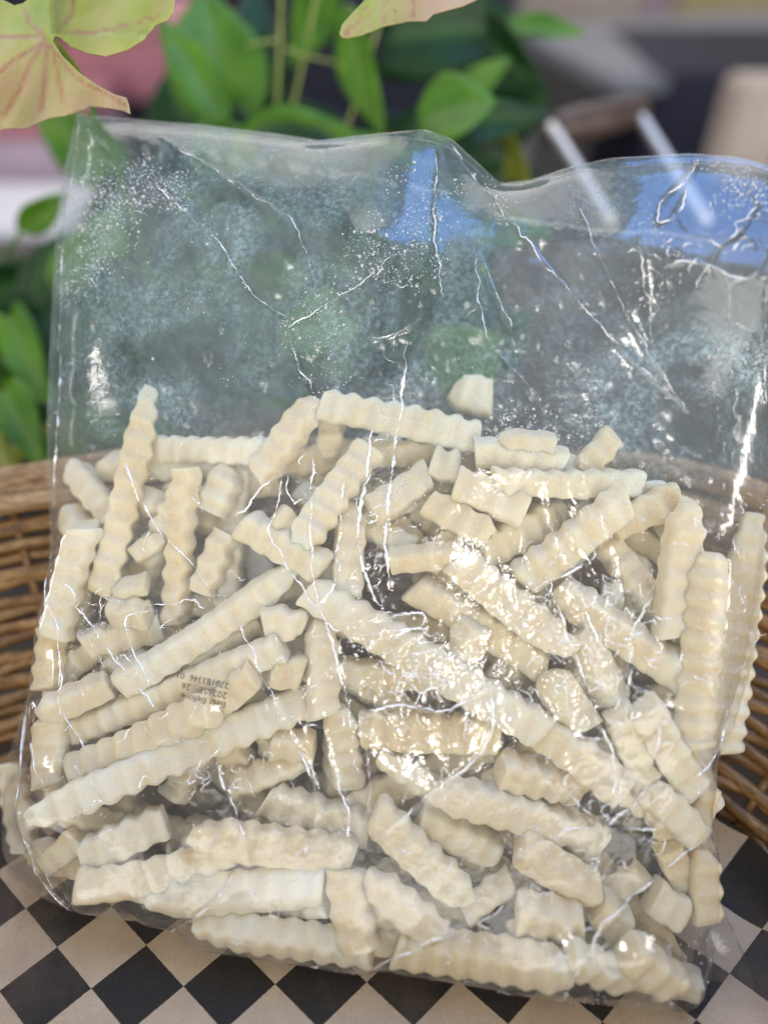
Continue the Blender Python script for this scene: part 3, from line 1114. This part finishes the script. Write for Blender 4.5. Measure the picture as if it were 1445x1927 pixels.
me = fast_mesh('front_film', P.reshape(-1, 3), grid_faces(NS_, NT_), M_FILM)
att = me.attributes.new('frost', 'FLOAT', 'POINT')
att.data.foreach_set('value', frost.astype(np.float32).ravel())
front = link('front_film', me, bag)

# back film: from the same outline down to the plane the bag leans on
nb, mb = 200, 240
Sb = coons(nb, mb)
bu, bv, bh = Sb[..., 0], Sb[..., 1], Sb[..., 2]
eb = np.minimum(np.minimum(np.linspace(0, 1, nb), 1 - np.linspace(0, 1, nb))[:, None] + 0 * bu,
                (1.3 * np.minimum(np.linspace(0, 1, mb), 1 - np.linspace(0, 1, mb)))[None] + 0 * bu)
rb = np.clip(eb / 0.05, 0, 1)
rb = np.sqrt(1 - (1 - rb) ** 2)
tgt = 0.0005 - 0.0012 * ridge_net(bu, bv, 0.02, 1.8, 4) ** 2 - 0.0008 * ridge_net(bu + 0.4 * bv, bv, 0.009, 1.4, 6) ** 2
bhh = bh * (1 - rb) + tgt * rb
bhh = np.maximum(bhh, (0.0016 - ORI.z - bv * COSP) / SINP)
PB = (np.array(ORI)[None, None] + bu[..., None] * np.array(EU) + bv[..., None] * np.array(EV) + bhh[..., None] * np.array(EN))
me = fast_mesh('back_film', PB.reshape(-1, 3), grid_faces(nb, mb, True), M_FILMB)
att = me.attributes.new('frost', 'FLOAT', 'POINT')
att.data.foreach_set('value', np.full(nb * mb, 0.6, np.float32))
link('back_film', me, bag)

# loose corner flap of film on the paper
fp = [(1338, 1705), (1378, 1740), (1405, 1800), (1420, 1868), (1385, 1852), (1332, 1845)]
fv = [floor_pt(px, py, z) for (px, py), z in zip(fp, (0.022, 0.014, 0.008, 0.004, 0.005, 0.006))]
cen = sum(fv, Vector()) / len(fv) + Vector((0, 0, 0.004))
bm = bmesh.new()
ring = [bm.verts.new(p) for p in fv]
c_ = bm.verts.new(cen)
for i in range(len(ring)):
    bm.faces.new((ring[i], ring[(i + 1) % len(ring)], c_))
bmesh.ops.subdivide_edges(bm, edges=list(bm.edges), cuts=5, use_grid_fill=True, smooth=0.4)
for v in bm.verts:
    v.co.z += 0.0006 * math.sin(v.co.x * 900 + v.co.y * 500)
me = bpy.data.meshes.new('corner_flap')
bm.to_mesh(me)
bm.free()
me.materials.append(M_FILMB)
me.polygons.foreach_set('use_smooth', [True] * len(me.polygons))
link('corner_flap', me, bag)

# sharp folded creases standing proud of the film, their glint painted near-white
HFLAT = hh[::2, ::2]
UFLAT, VFLAT = su[::2, ::2].ravel(), sv[::2, ::2].ravel()
HFLAT = HFLAT.ravel()
# a look-up of the finished film height on the 1 mm grid
FG = np.zeros_like(H)
CG = np.zeros_like(H)
gi = np.clip(((su - U0) / DU).round().astype(int), 0, NU - 1)
gj = np.clip(((sv - V0) / DU).round().astype(int), 0, NV - 1)
np.add.at(FG, (gi, gj), hh)
np.add.at(CG, (gi, gj), 1)
FG = np.where(CG > 0, FG / np.maximum(CG, 1), F)


def crease_tube(rows, rmax, seed, sub=4):
    n = (len(rows) - 1) * sub + 1
    t = np.linspace(0, len(rows) - 1, n)
    r = np.stack([np.interp(t, np.arange(len(rows)), rows[:, k]) for k in (0, 1)], 1)
    k = np.arange(n)
    r[1:-1] += 0.00026 * np.stack([vnoise(k * 0.8, k * 0 + seed, 5), vnoise(k * 0.8, k * 0 + seed, 6)], 1)[1:-1]
    r[1:-1] += 0.0007 * np.stack([vnoise(k * 0.13, k * 0 + seed, 15), vnoise(k * 0.13, k * 0 + seed, 16)], 1)[1:-1]
    hgt = sample(FG, r[:, 0], r[:, 1]) + 0.0002
    rad = rmax * np.clip(0.45 + 0.9 * vnoise(k * 0.16, k * 0 + seed, 7) + 0.45 * vnoise(k * 0.7, k * 0 + seed, 8), 0.10, 1.3)
    taper = np.clip(np.minimum(k, n - 1 - k) / 4.0, 0.1, 1)
    return tube([wpt(a, b, c) for (a, b), c in zip(r, hgt)], list(rad * taper), 5)


M_CREASE_GLINT = Mat('folded_film_crease_glint')
M_CREASE_GLINT.t.nodes.remove(M_CREASE_GLINT.b)
_g = M_CREASE_GLINT.n('ShaderNodeBsdfGlossy', i_Roughness=0.16)
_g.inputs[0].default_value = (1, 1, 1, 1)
_d = M_CREASE_GLINT.n('ShaderNodeBsdfDiffuse')
_d.inputs[0].default_value = (0.97, 0.97, 0.96, 1)  # white diffuse paints in the bright glint, besides some whitening of the folds
_m = M_CREASE_GLINT.n('ShaderNodeMixShader', i_Fac=0.5)
M_CREASE_GLINT.l(_g.outputs[0], _m.inputs[1])
M_CREASE_GLINT.l(_d.outputs[0], _m.inputs[2])
_bn = M_CREASE_GLINT.bump(M_CREASE_GLINT.noise(1500, 2), 0.6, 0.0004)
M_CREASE_GLINT.l(_bn, _g.inputs['Normal'])
M_CREASE_GLINT.l(_m.outputs[0], M_CREASE_GLINT.out.inputs[0])
M_CREASE_GLINT = M_CREASE_GLINT.m
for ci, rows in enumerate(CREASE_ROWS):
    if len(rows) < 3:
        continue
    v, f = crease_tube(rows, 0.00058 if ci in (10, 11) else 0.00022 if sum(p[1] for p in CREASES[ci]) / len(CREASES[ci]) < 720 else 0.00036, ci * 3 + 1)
    mesh_obj('crease', v, f, M_CREASE_GLINT, bag)
for c, off_, r in ((ct, 0.0, 0.00030), (ct, 0.0032, 0.00016), (cl, 0.0, 0.00022), (cb, 0.0, 0.00020), (cr, 0.0, 0.00024)):
    q = c[::5]
    pts = [wpt(a, b - off_, (h_ if off_ == 0 else float(sample(FG, a, b - off_))) + 0.0002) for a, b, h_ in q]
    for p in pts:
        p.z = max(p.z, 0.003)
    v, f = tube(pts, list(r * (0.8 + 0.5 * vnoise(np.arange(len(q)) * 0.35, np.zeros(len(q)), 3))), 6)
    mesh_obj('seam', v, f, M_FILMB, bag)
# the countless little crinkles where the film is bunched up, in the same painted glint white
cw = (0.0 + 1.3 * blob(810, 1270, 130, 70) + 1.2 * blob(1110, 1130, 110, 80) + 0.55 * blob(725, 900, 35, 220) + 0.6 * blob(1180, 1290, 110, 130)
      + 0.5 * blob(1160, 1540, 90, 70) + 0.45 * blob(1330, 450, 110, 80) + 0.5 * blob(740, 1140, 60, 40) + 0.35 * blob(440, 1530, 30, 70)
      + 0.45 * blob(1130, 1750, 110, 50) + 0.3 * blob(1390, 1150, 40, 180) + 0.25 * blob(590, 1470, 40, 70) + 0.05 * (PYf > 880))
cw[:30] = cw[-30:] = 0
cw[:, :30] = cw[:, -30:] = 0
cp = (cw / cw.sum()).ravel()
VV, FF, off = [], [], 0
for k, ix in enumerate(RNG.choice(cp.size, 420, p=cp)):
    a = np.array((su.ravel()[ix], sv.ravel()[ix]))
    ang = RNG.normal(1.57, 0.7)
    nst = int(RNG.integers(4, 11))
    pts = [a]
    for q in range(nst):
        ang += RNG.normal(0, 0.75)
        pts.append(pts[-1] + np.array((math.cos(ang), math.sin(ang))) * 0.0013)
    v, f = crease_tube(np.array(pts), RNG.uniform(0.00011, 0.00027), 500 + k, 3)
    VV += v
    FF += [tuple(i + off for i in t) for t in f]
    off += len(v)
o = mesh_obj('fine_crinkles', VV, FF, M_CREASE_GLINT, bag)
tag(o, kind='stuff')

# best-before print on the front film
FH = np.array(hh)


def film_point(u, v, lift):
    k = np.argmin((su[::4, ::4] - u) ** 2 + (sv[::4, ::4] - v) ** 2)
    h = float(hh[::4, ::4].ravel()[k])
    return wpt(u, v, h + lift)


def print_line(text, p_start, p_end, size_px, name):
    cu = bpy.data.curves.new(name, 'FONT')
    cu.body = text
    cu.size = 1.0
    tmp = bpy.data.objects.new(name, cu)
    col.objects.link(tmp)
    dg = bpy.context.evaluated_depsgraph_get()
    tm = bpy.data.meshes.new_from_object(tmp.evaluated_get(dg))
    bpy.data.objects.remove(tmp)
    xs = [v.co.x for v in tm.vertices]
    x0, x1 = min(xs), max(xs)
    a = np.array(film_uv(*p_start))
    b = np.array(film_uv(*p_end))
    ex = (b - a) / (x1 - x0)
    eyd = np.array((-ex[1], ex[0])) / np.hypot(*ex)
    hgt = size_px * 0.245 / FPX / 0.72
    me = bpy.data.meshes.new(name)
    vv = []
    for v in tm.vertices:
        q = a + ex * (v.co.x - x0) + eyd * v.co.y * hgt
        vv.append(q)
    base = [film_point(q[0], q[1], 0.0) for q in vv]
    hm = max((p - ORI).dot(EN) for p in base)
    vv = [wpt(q[0], q[1], 0.8 * hm + 0.2 * (p - ORI).dot(EN) + 0.0012) for q, p in zip(vv, base)]
    me.from_pydata([tuple(p) for p in vv], [], [tuple(p.vertices) for p in tm.polygons])
    me.materials.append(M_INK)
    bpy.data.meshes.remove(tm)
    o = link(name, me, bag)
    o['label'] = 'black printed line reading ' + ' '.join(text.split())
    return o


print_line('Best Before', (430, 1318), (349, 1299), 11.5, 'date_print')
print_line('2026SE   26', (432, 1301), (350, 1280), 11.5, 'date_print')
print_line('270183346  01', (435, 1283), (343, 1260), 11.5, 'date_print')

# ice specks and droplets clinging to the film
bm = bmesh.new()
bmesh.ops.create_icosphere(bm, subdivisions=1, radius=1.0)
ico_v = np.array([v.co[:] for v in bm.verts])
ico_f = np.array([[v.index for v in f.verts] for f in bm.faces])
bm.free()
dens = (0.10 + 0.9 * np.clip((980 - PYf) / 300, 0, 1) + 0.8 * blob(960, 1440, 90, 70) + 0.7 * blob(180, 1230, 80, 60) + 0.6 * blob(700, 1560, 300, 120)
        + 0.5 * blob(420, 1460, 200, 60)) * np.clip(0.0 + 3.2 * fbm(su * 38, sv * 38, 90), 0.012, 2.4) ** 1.5
dens[:4] = dens[-4:] = 0
dens[:, :4] = dens[:, -4:] = 0
pr = (dens / dens.sum()).ravel()
NSP = 9500
pick = RNG.choice(pr.size, NSP, p=pr)
rad = 0.00014 * np.exp(RNG.normal(0, 0.55, NSP))
rad = np.clip(rad, 0.00007, 0.0006)
jit = RNG.uniform(-0.0003, 0.0003, (NSP, 3))
cen = P.reshape(-1, 3)[pick] + jit * 0.6 + np.array(EN) * 0.0
V = cen[:, None, :] + ico_v[None] * rad[:, None, None] * RNG.uniform(0.7, 1.3, (NSP, 1, 3))
Fc = ico_f[None] + (np.arange(NSP) * len(ico_v))[:, None, None]
me = fast_mesh('ice_specks', V.reshape(-1, 3), Fc.reshape(-1, 3), M_ICE)
o = link('ice_specks', me, bag)
tag(o, kind='stuff')


# ------------------------------------------------------------------ plants
def outline_leaf(name, poly, depth_fn, veins, mat, parent, blush, step=7.0, thick=0.0004):
    pts = [Vector(p) for p in poly]
    # densify outline
    dense = []
    for a, b in zip(pts, pts[1:] + pts[:1]):
        n = max(1, int((b - a).length / step))
        dense += [a.lerp(b, k / n) for k in range(n)]
    xs = [p.x for p in dense]
    ys = [p.y for p in dense]
    extra = []
    y = min(ys)
    while y < max(ys):
        x = min(xs)
        while x < max(xs):
            extra.append(Vector((x + random.uniform(-1.5, 1.5), y + random.uniform(-1.5, 1.5))))
            x += step
        y += step
    n0 = len(dense)
    vco, edges, faces, *_ = delaunay_2d_cdt(dense + extra, [(i, (i + 1) % n0) for i in range(n0)], [list(range(n0))], 1, 0.01)
    used = sorted({i for f in faces for i in f})
    remap = {o_: k for k, o_ in enumerate(used)}
    v3 = [at(vco[i].x, vco[i].y, depth_fn(vco[i].x, vco[i].y)) for i in used]
    me = bpy.data.meshes.new(name)
    me.from_pydata([tuple(p) for p in v3], [], [tuple(remap[i] for i in f) for f in faces])
    at_ = me.attributes.new('vein', 'FLOAT', 'POINT')
    vals = []
    for i in used:
        p = np.array((vco[i].x, vco[i].y))
        best = 0
        for ln, wv in veins:
            L = np.array(ln, float)
            for a, b in zip(L[:-1], L[1:]):
                ab = b - a
                t = np.clip((p - a) @ ab / (ab @ ab), 0, 1)
                d = np.hypot(*(p - a - t * ab))
                best = max(best, math.exp(-(d / wv) ** 2))
        vals.append(best)
    at_.data.foreach_set('value', vals)
    bl = me.attributes.new('blush', 'FLOAT', 'POINT')
    bl.data.foreach_set('value', [max(0.0, min(0.9, blush(vco[i].x, vco[i].y) + 0.5 * float(fbm(np.array([vco[i].x / 38.0]), np.array([vco[i].y / 70.0]), 12)[0]))) for i in used])
    me.polygons.foreach_set('use_smooth', [True] * len(me.polygons))
    me.materials.append(mat)
    o = link(name, me, parent)
    sm = o.modifiers.new('thickness', 'SOLIDIFY')
    sm.thickness = thick
    return o


def blade(name, base, tip, width, mat, parent, fold=0.25, droop=0.12, kind='lance', face=None):
    base, tip = Vector(base), Vector(tip)
    ax = tip - base
    L = ax.length
    x = ax / L
    toward = (CAM - (base + tip) / 2).normalized() if face is None else Vector(face)
    nrm = (toward - x * toward.dot(x)).normalized()
    nrm = Matrix.Rotation(random.uniform(-0.7, 0.7), 3, x) @ nrm
    y = nrm.cross(x)
    n, m = 18, 8
    vs, fs, vein = [], [], []
    for i in range(n + 1):
        s = i / n
        if kind == 'heart':
            wdt = width / 2 * (math.sin(math.pi * min(1, s * 0.93 + 0.07) ** 0.62)) ** 0.9
        else:
            wdt = width / 2 * math.sin(math.pi * (s * 0.985 + 0.012) ** 0.8) ** 0.85
        for j in range(m + 1):
            t = -1 + 2 * j / m
            back = 0.13 * L * abs(t) if (kind == 'heart') else 0.04 * L * abs(t)
            p = base + x * (s * L - back * (1 - s)) + y * (t * wdt) + nrm * (fold * wdt * abs(t) - droop * L * s * s + 0.02 * L * math.sin(9 * s + 3 * t) * abs(t))
            vs.append(p)
            vein.append(max(math.exp(-(t / 0.10) ** 2), 0.35 * max(0, math.cos((s - 0.35 * abs(t)) * 40)) ** 6))
    for i in range(n):
        for j in range(m):
            a = i * (m + 1) + j
            fs.append((a, a + 1, a + m + 2, a + m + 1))
    o = mesh_obj(name, vs, fs, mat, parent)
    at_ = o.data.attributes.new('vein', 'FLOAT', 'POINT')
    at_.data.foreach_set('value', vein)
    sm = o.modifiers.new('thickness', 'SOLIDIFY')
    sm.thickness = 0.0005
    return o


def stalk(name, p, q, r0, r1, parent, sag=0.01, mat=None):
    p, q = Vector(p), Vector(q)
    pts = [p.lerp(q, t) + Vector((sag * math.sin(math.pi * t), 0, 0)) for t in np.linspace(0, 1, 10)]
    v, f = tube(pts, list(np.linspace(r0, r1, 10)), 7)
    return mesh_obj(name, v, f, mat or M_STEM, parent)


# the pale arrowhead leaf hanging over the corner of the bag
trail = empty('arrowhead_vine', at(110, 80, 0.262))
tag(trail, 'pale yellow green arrowhead leaf with pink veins hanging over the bag corner', 'plant')
poly1 = [(100, 77), (118, 104), (150, 136), (185, 160), (215, 176), (238, 183), (243, 196), (246, 214), (232, 208), (205, 203), (168, 199), (150, 209),
         (120, 218), (95, 222), (70, 232), (48, 242), (20, 241), (-20, 248), (-80, 235), (-130, 170), (-135, 80), (-100, 10), (-50, -12), (-10, -4),
         (10, 2), (28, 11), (45, 6), (60, -10), (70, -60), (130, -105), (240, -90), (312, -45), (330, -5), (327, 22), (315, 38), (293, 47), (272, 74),
         (240, 94), (200, 106), (165, 100), (135, 88), (112, 70), (104, 68)]
veins1 = [([(84, 70), (75, 67), (0, 72), (-90, 70)], 3.2), ([(84, 70), (55, 40), (48, 18)], 3.5), ([(86, 76), (58, 120), (40, 165), (8, 215)], 5),
          ([(96, 88), (125, 125), (155, 155), (195, 172), (238, 198)], 3.5), ([(100, 95), (112, 150), (120, 190)], 4), ([(88, 85), (85, 150), (78, 205)], 5),
          ([(110, 60), (170, 64), (230, 50), (300, 30)], 2.2), ([(112, 52), (140, 25), (135, -20)], 3), ([(86, 78), (30, 110), (-30, 160)], 4)]


def d1(x, y):
    # rolled edge near the tip, lobes cupped towards the viewer
    return 0.256 + 0.010 * math.cos((x - 60) / 110) - 0.004 * math.sin((y - 40) / 45) - 0.003 * math.sin(x / 26 + y / 60) + (0.006 if y < 68 and x > 100 else 0)


outline_leaf('leaf', poly1, d1, veins1, M_LEAFP, trail, lambda x, y: 0.65 * min(1, max(0, (y - 70) / 90)))
stalk('stem', at(96, 72, 0.268), at(165, 180, 0.31), 0.0014, 0.0016, trail, 0.002)
stalk('stem', at(165, 180, 0.31), at(300, 620, 0.42), 0.0011, 0.0011, trail, 0.004, M_LEAFG)

vine2 = empty('arrowhead_vine', at(760, 0, 0.27))
tag(vine2, 'dusty yellow and pink arrowhead leaf hanging above the middle of the bag', 'plant')
poly2 = [(638, 62), (643, 46), (662, 24), (690, -5), (740, -70), (830, -110), (920, -80), (935, -30), (900, -2), (870, 12), (840, 20), (815, 27), (802, 40), (770, 40), (722, 50), (682, 66), (655, 72), (642, 70)]
veins2 = [([(650, 60), (720, 10), (800, -60)], 1.6), ([(672, 45), (690, 10)], 1.2), ([(724, 50), (724, 0)], 1.2), ([(778, 35), (775, -20)], 2.5), ([(700, 55), (745, 20)], 1), ([(650, 66), (720, 44), (790, 28)], 1.2)]
outline_leaf('leaf', poly2, lambda x, y: 0.262 + 0.006 * math.sin(x / 50) + (x - 640) * 0.00004, veins2, M_LEAFP, vine2, lambda x, y: min(1, max(0, (x - 690) / 120)) + 0.15)
stalk('stem', at(800, -60, 0.265), at(760, -330, 0.34), 0.0014, 0.002, vine2, 0.004)


def plant(name, label, root_px, leaves, nrand, box, seed):
    random.seed(seed)
    rx, ry, rd = root_px
    root = at(rx, ry, rd)
    root.z = 0.0
    e = empty(name, root)
    tag(e, label, 'plant')
    items = list(leaves)
    for k in range(nrand):
        bx, by = random.uniform(box[0], box[2]), random.uniform(box[1], box[3])
        an = random.uniform(-2.6, 0.6)
        Lp = random.uniform(140, 260)
        items.append((bx, by, bx + Lp * math.cos(an), by - Lp * 0.8 * math.sin(an) * random.choice((1, -1)), random.uniform(0.36, 0.50), random.uniform(100, 180), random.choice('GDDGD'), random.choice(('heart', 'lance'))))
    for (x1, y1, x2, y2, dp, w, mk, kd) in items:
        mat = {'G': M_LEAFG, 'D': M_LEAFD, 'Y': M_LEAFY}[mk]
        b = at(x1, y1, dp + 0.015)
        blade('leaf', b, at(x2, y2, dp), w * dp / FPX, mat, e, kind=kd)
        if b.z > 0.02 and y1 > 150:
            stalk('stem', b, root + Vector((random.uniform(-.02, .02), random.uniform(-.02, .02), 0.03)), 0.0010, 0.0018, e, random.uniform(-.02, .02), M_LEAFG)
    # pot behind the basket
    prof = [(0.030, 0.0), (0.043, 0.055), (0.047, 0.056), (0.047, 0.066), (0.041, 0.066), (0.040, 0.056), (0.0, 0.054)]
    vs, fs = [], []
    n = 32
    for r, z in prof:
        for k in range(n):
            a = 2 * math.pi * k / n
            vs.append(root + Vector((r * math.cos(a), r * math.sin(a), z - 0.004)))
    for i in range(len(prof) - 1):
        for k in range(n):
            fs.append((i * n + k, i * n + (k + 1) % n, (i + 1) * n + (k + 1) % n, (i + 1) * n + k))
    mesh_obj('pot', vs, fs, M_POT, e)
    return e


M_POT = simple('dark_pot', (0.03, 0.028, 0.026), (0.06, 0.05, 0.045), 40, 0.6)
plant('leafy_plant', 'bushy plant with broad glossy green leaves behind the middle of the bag', (620, 720, 0.50), [
    (430, 250, 380, -40, 0.42, 190, 'G', 'lance'), (420, 230, 300, 20, 0.40, 90, 'G', 'lance'), (470, 240, 480, -60, 0.47, 150, 'D', 'heart'),
    (650, 20, 700, 245, 0.41, 90, 'G', 'lance'), (600, -30, 560, 120, 0.46, 120, 'G', 'heart'), (730, 70, 1010, 40, 0.44, 170, 'D', 'heart'),
    (740, 20, 960, -40, 0.47, 150, 'G', 'heart'), (940, 50, 1100, 48, 0.43, 55, 'G', 'lance'), (900, 60, 1015, 165, 0.44, 110, 'D', 'heart'),
    (800, 240, 1045, 205, 0.43, 100, 'D', 'heart'), (840, 200, 960, 105, 0.42, 60, 'G', 'lance'), (930, 240, 985, 350, 0.45, 80, 'Y', 'lance'),
    (860, 560, 930, 700, 0.45, 100, 'G', 'lance'), (600, 340, 700, 470, 0.45, 120, 'G', 'heart')],
    95, (220, 230, 900, 720), 5)
plant('leafy_plant', 'plant with dark green leaves growing beside the basket rim', (90, 720, 0.52), [
    (-30, 820, 100, 760, 0.37, 120, 'D', 'heart'), (10, 740, 80, 880, 0.36, 90, 'G', 'heart'), (-60, 800, 20, 890, 0.36, 110, 'Y', 'heart'),
    (20, 600, 90, 780, 0.40, 80, 'G', 'heart'), (-40, 560, 110, 500, 0.43, 130, 'D', 'heart'), (-60, 700, 70, 640, 0.44, 150, 'D', 'heart'),
    (-20, 870, 95, 790, 0.39, 110, 'Y', 'heart'), (40, 430, 120, 370, 0.41, 60, 'G', 'lance'), (60, 560, 110, 430, 0.42, 90, 'D', 'heart'),
    (160, 560, 220, 380, 0.42, 150, 'G', 'heart'), (120, 700, 60, 560, 0.46, 140, 'D', 'heart')],
    14, (0, 480, 360, 780), 9)
for k, (a, b, w) in enumerate((((465, 240), (600, -30), 0.0013), ((545, 235), (720, 20), 0.0011), ((500, 240), (530, -60), 0.0014))):
    s = empty('leaf_stem', at(a[0], a[1] + 300, 0.42))
    stalk('stem', at(a[0] - 40, a[1] + 330, 0.47), at(b[0], b[1], 0.41), w, w * 0.7, s, 0.006)
    stalk('side_stem', at(a[0] * 0.45 + b[0] * 0.55, a[1] * 0.45 + b[1] * 0.55, 0.42), at(b[0] + 50 - 60 * k, b[1] + 150, 0.43), w * 0.7, w * 0.5, s, -0.004)
    tag(s, 'slender yellow green stem rising behind the bag ' + ('toward the lobed leaf', 'crossing the other stems', 'beside the broad blade')[k], 'stem')

# ------------------------------------------------------------------ things out of focus behind
M_PINK = simple('pink_card', (0.42, 0.16, 0.20), (0.52, 0.22, 0.26), 20, 0.5)
M_LILAC = simple('lilac_card', (0.50, 0.40, 0.52), (0.62, 0.48, 0.58), 20, 0.5)
M_GREY = simple('grey_laminate', (0.22, 0.23, 0.26), (0.30, 0.31, 0.34), 10, 0.35)
M_NAVY = simple('navy_panel', (0.006, 0.008, 0.025), (0.012, 0.015, 0.04), 10, 0.4)
M_CREAM = simple('cream_card', (0.52, 0.43, 0.36), (0.62, 0.54, 0.46), 20, 0.5)
M_YELL = simple('straw_card', (0.55, 0.45, 0.22), (0.62, 0.52, 0.30), 20, 0.5)
M_BROWN = simple('dark_turned_wood', (0.05, 0.032, 0.026), (0.12, 0.08, 0.065), 60, 0.4)
M_STEEL = Mat('brushed_steel')
M_STEEL.set(Base_Color=(0.75, 0.75, 0.74), Metallic=1.0, Roughness=M_STEEL.ramp(M_STEEL.noise(80), [(0.3, 0.45), (0.7, 0.6)]))
M_STEEL = M_STEEL.m
M_WHITE = simple('white_card', (0.70, 0.70, 0.72), (0.80, 0.79, 0.80), 15, 0.5)


def far_box(name, px, py, depth, wpx, hpx, dm, mat, label, cat='box', rz=0.0, lid=None, group=None):
    c = at(px, py, depth)
    s = depth / FPX
    e = empty(name, c)
    bevel_box('body', (wpx * s, dm, hpx * s), c + Vector((0, dm / 2, 0)), (0, 0, rz), mat, e, bev=0.006)
    if lid:
        bevel_box('lid', (wpx * s * 1.04, dm * 1.04, hpx * s * 0.22), c + Vector((0, dm / 2, hpx * s * 0.6)), (0, 0, rz), lid, e, bev=0.004)
    tag(e, label, cat, group)
    return e


far_box('storage_box', 250, 130, 1.10, 260, 110, 0.2, M_PINK, 'blurred rose pink box behind the hanging leaf', lid=M_PINK)
far_box('storage_box', 20, 350, 1.00, 300, 170, 0.2, M_LILAC, 'blurred lilac and pink box beside the bag edge', lid=M_PINK)
far_box('storage_box', 0, 500, 0.85, 260, 90, 0.15, M_WHITE, 'blurred white box low behind the dark leaves', lid=M_WHITE)
far_box('storage_box', 1090, 30, 1.75, 230, 130, 0.25, M_CREAM, 'blurred cream box on the grey counter', lid=M_PINK)
far_box('storage_box', 1370, 40, 1.75, 190, 120, 0.25, M_YELL, 'blurred straw coloured box on the grey counter', lid=M_CREAM)
far_box('storage_box', 1225, 45, 1.80, 120, 100, 0.25, M_LILAC, 'blurred small mauve box between cream and straw boxes', lid=M_LILAC)
far_box('cabinet', 1420, 300, 1.25, 440, 290, 0.35, M_NAVY, 'dark navy cabinet under the grey counter', 'cabinet')
far_box('cabinet', 500, 260, 1.5, 900, 520, 0.35, M_NAVY, 'near black cabinet hidden behind the leafy plant', 'cabinet')
far_box('cup', 1425, 250, 0.95, 110, 170, 0.06, M_CREAM, 'blurred pale cup standing before the navy cabinet', 'cup')
c = at(1250, 148, 1.25)
ctr = empty('counter', c)
bevel_box('counter_top', (0.80, 0.42, 0.025), c + Vector((0.22, 0.20, 0.012)), (0, 0, math.radians(16)), M_GREY, ctr)
for dx, dy in ((-0.22, 0.05), (-0.26, 0.24)):
    bevel_box('leg', (0.04, 0.04, c.z + 0.74), c + Vector((dx, dy, -(c.z + 0.75) / 2)), (0, 0, 0), M_GREY, ctr)
tag(ctr, 'blurred grey laminate counter behind the open side of the bag', 'counter')

hd = empty('bail_handle', at(1120, 330, 0.50))
tag(hd, 'dark turned wooden grip on two steel rods behind the bag', 'handle')
ga, gb = at(1040, 244, 0.50), at(1205, 205, 0.53)
pts = [ga.lerp(gb, t) for t in np.linspace(0, 1, 14)]
v, f = tube(pts, [0.0092 + 0.0022 * math.sin(math.pi * t) for t in np.linspace(0, 1, 14)], 16)
mesh_obj('grip', v, f, M_BROWN, hd)
for p, q in ((at(1042, 246, 0.495), at(1150, 420, 0.46)), (at(1200, 212, 0.525), at(1330, 420, 0.49))):
    v, f = tube([p.lerp(q, t) for t in np.linspace(-0.06, 1, 8)], 0.0042, 10)
    mesh_obj('rod', v, f, M_STEEL, hd)
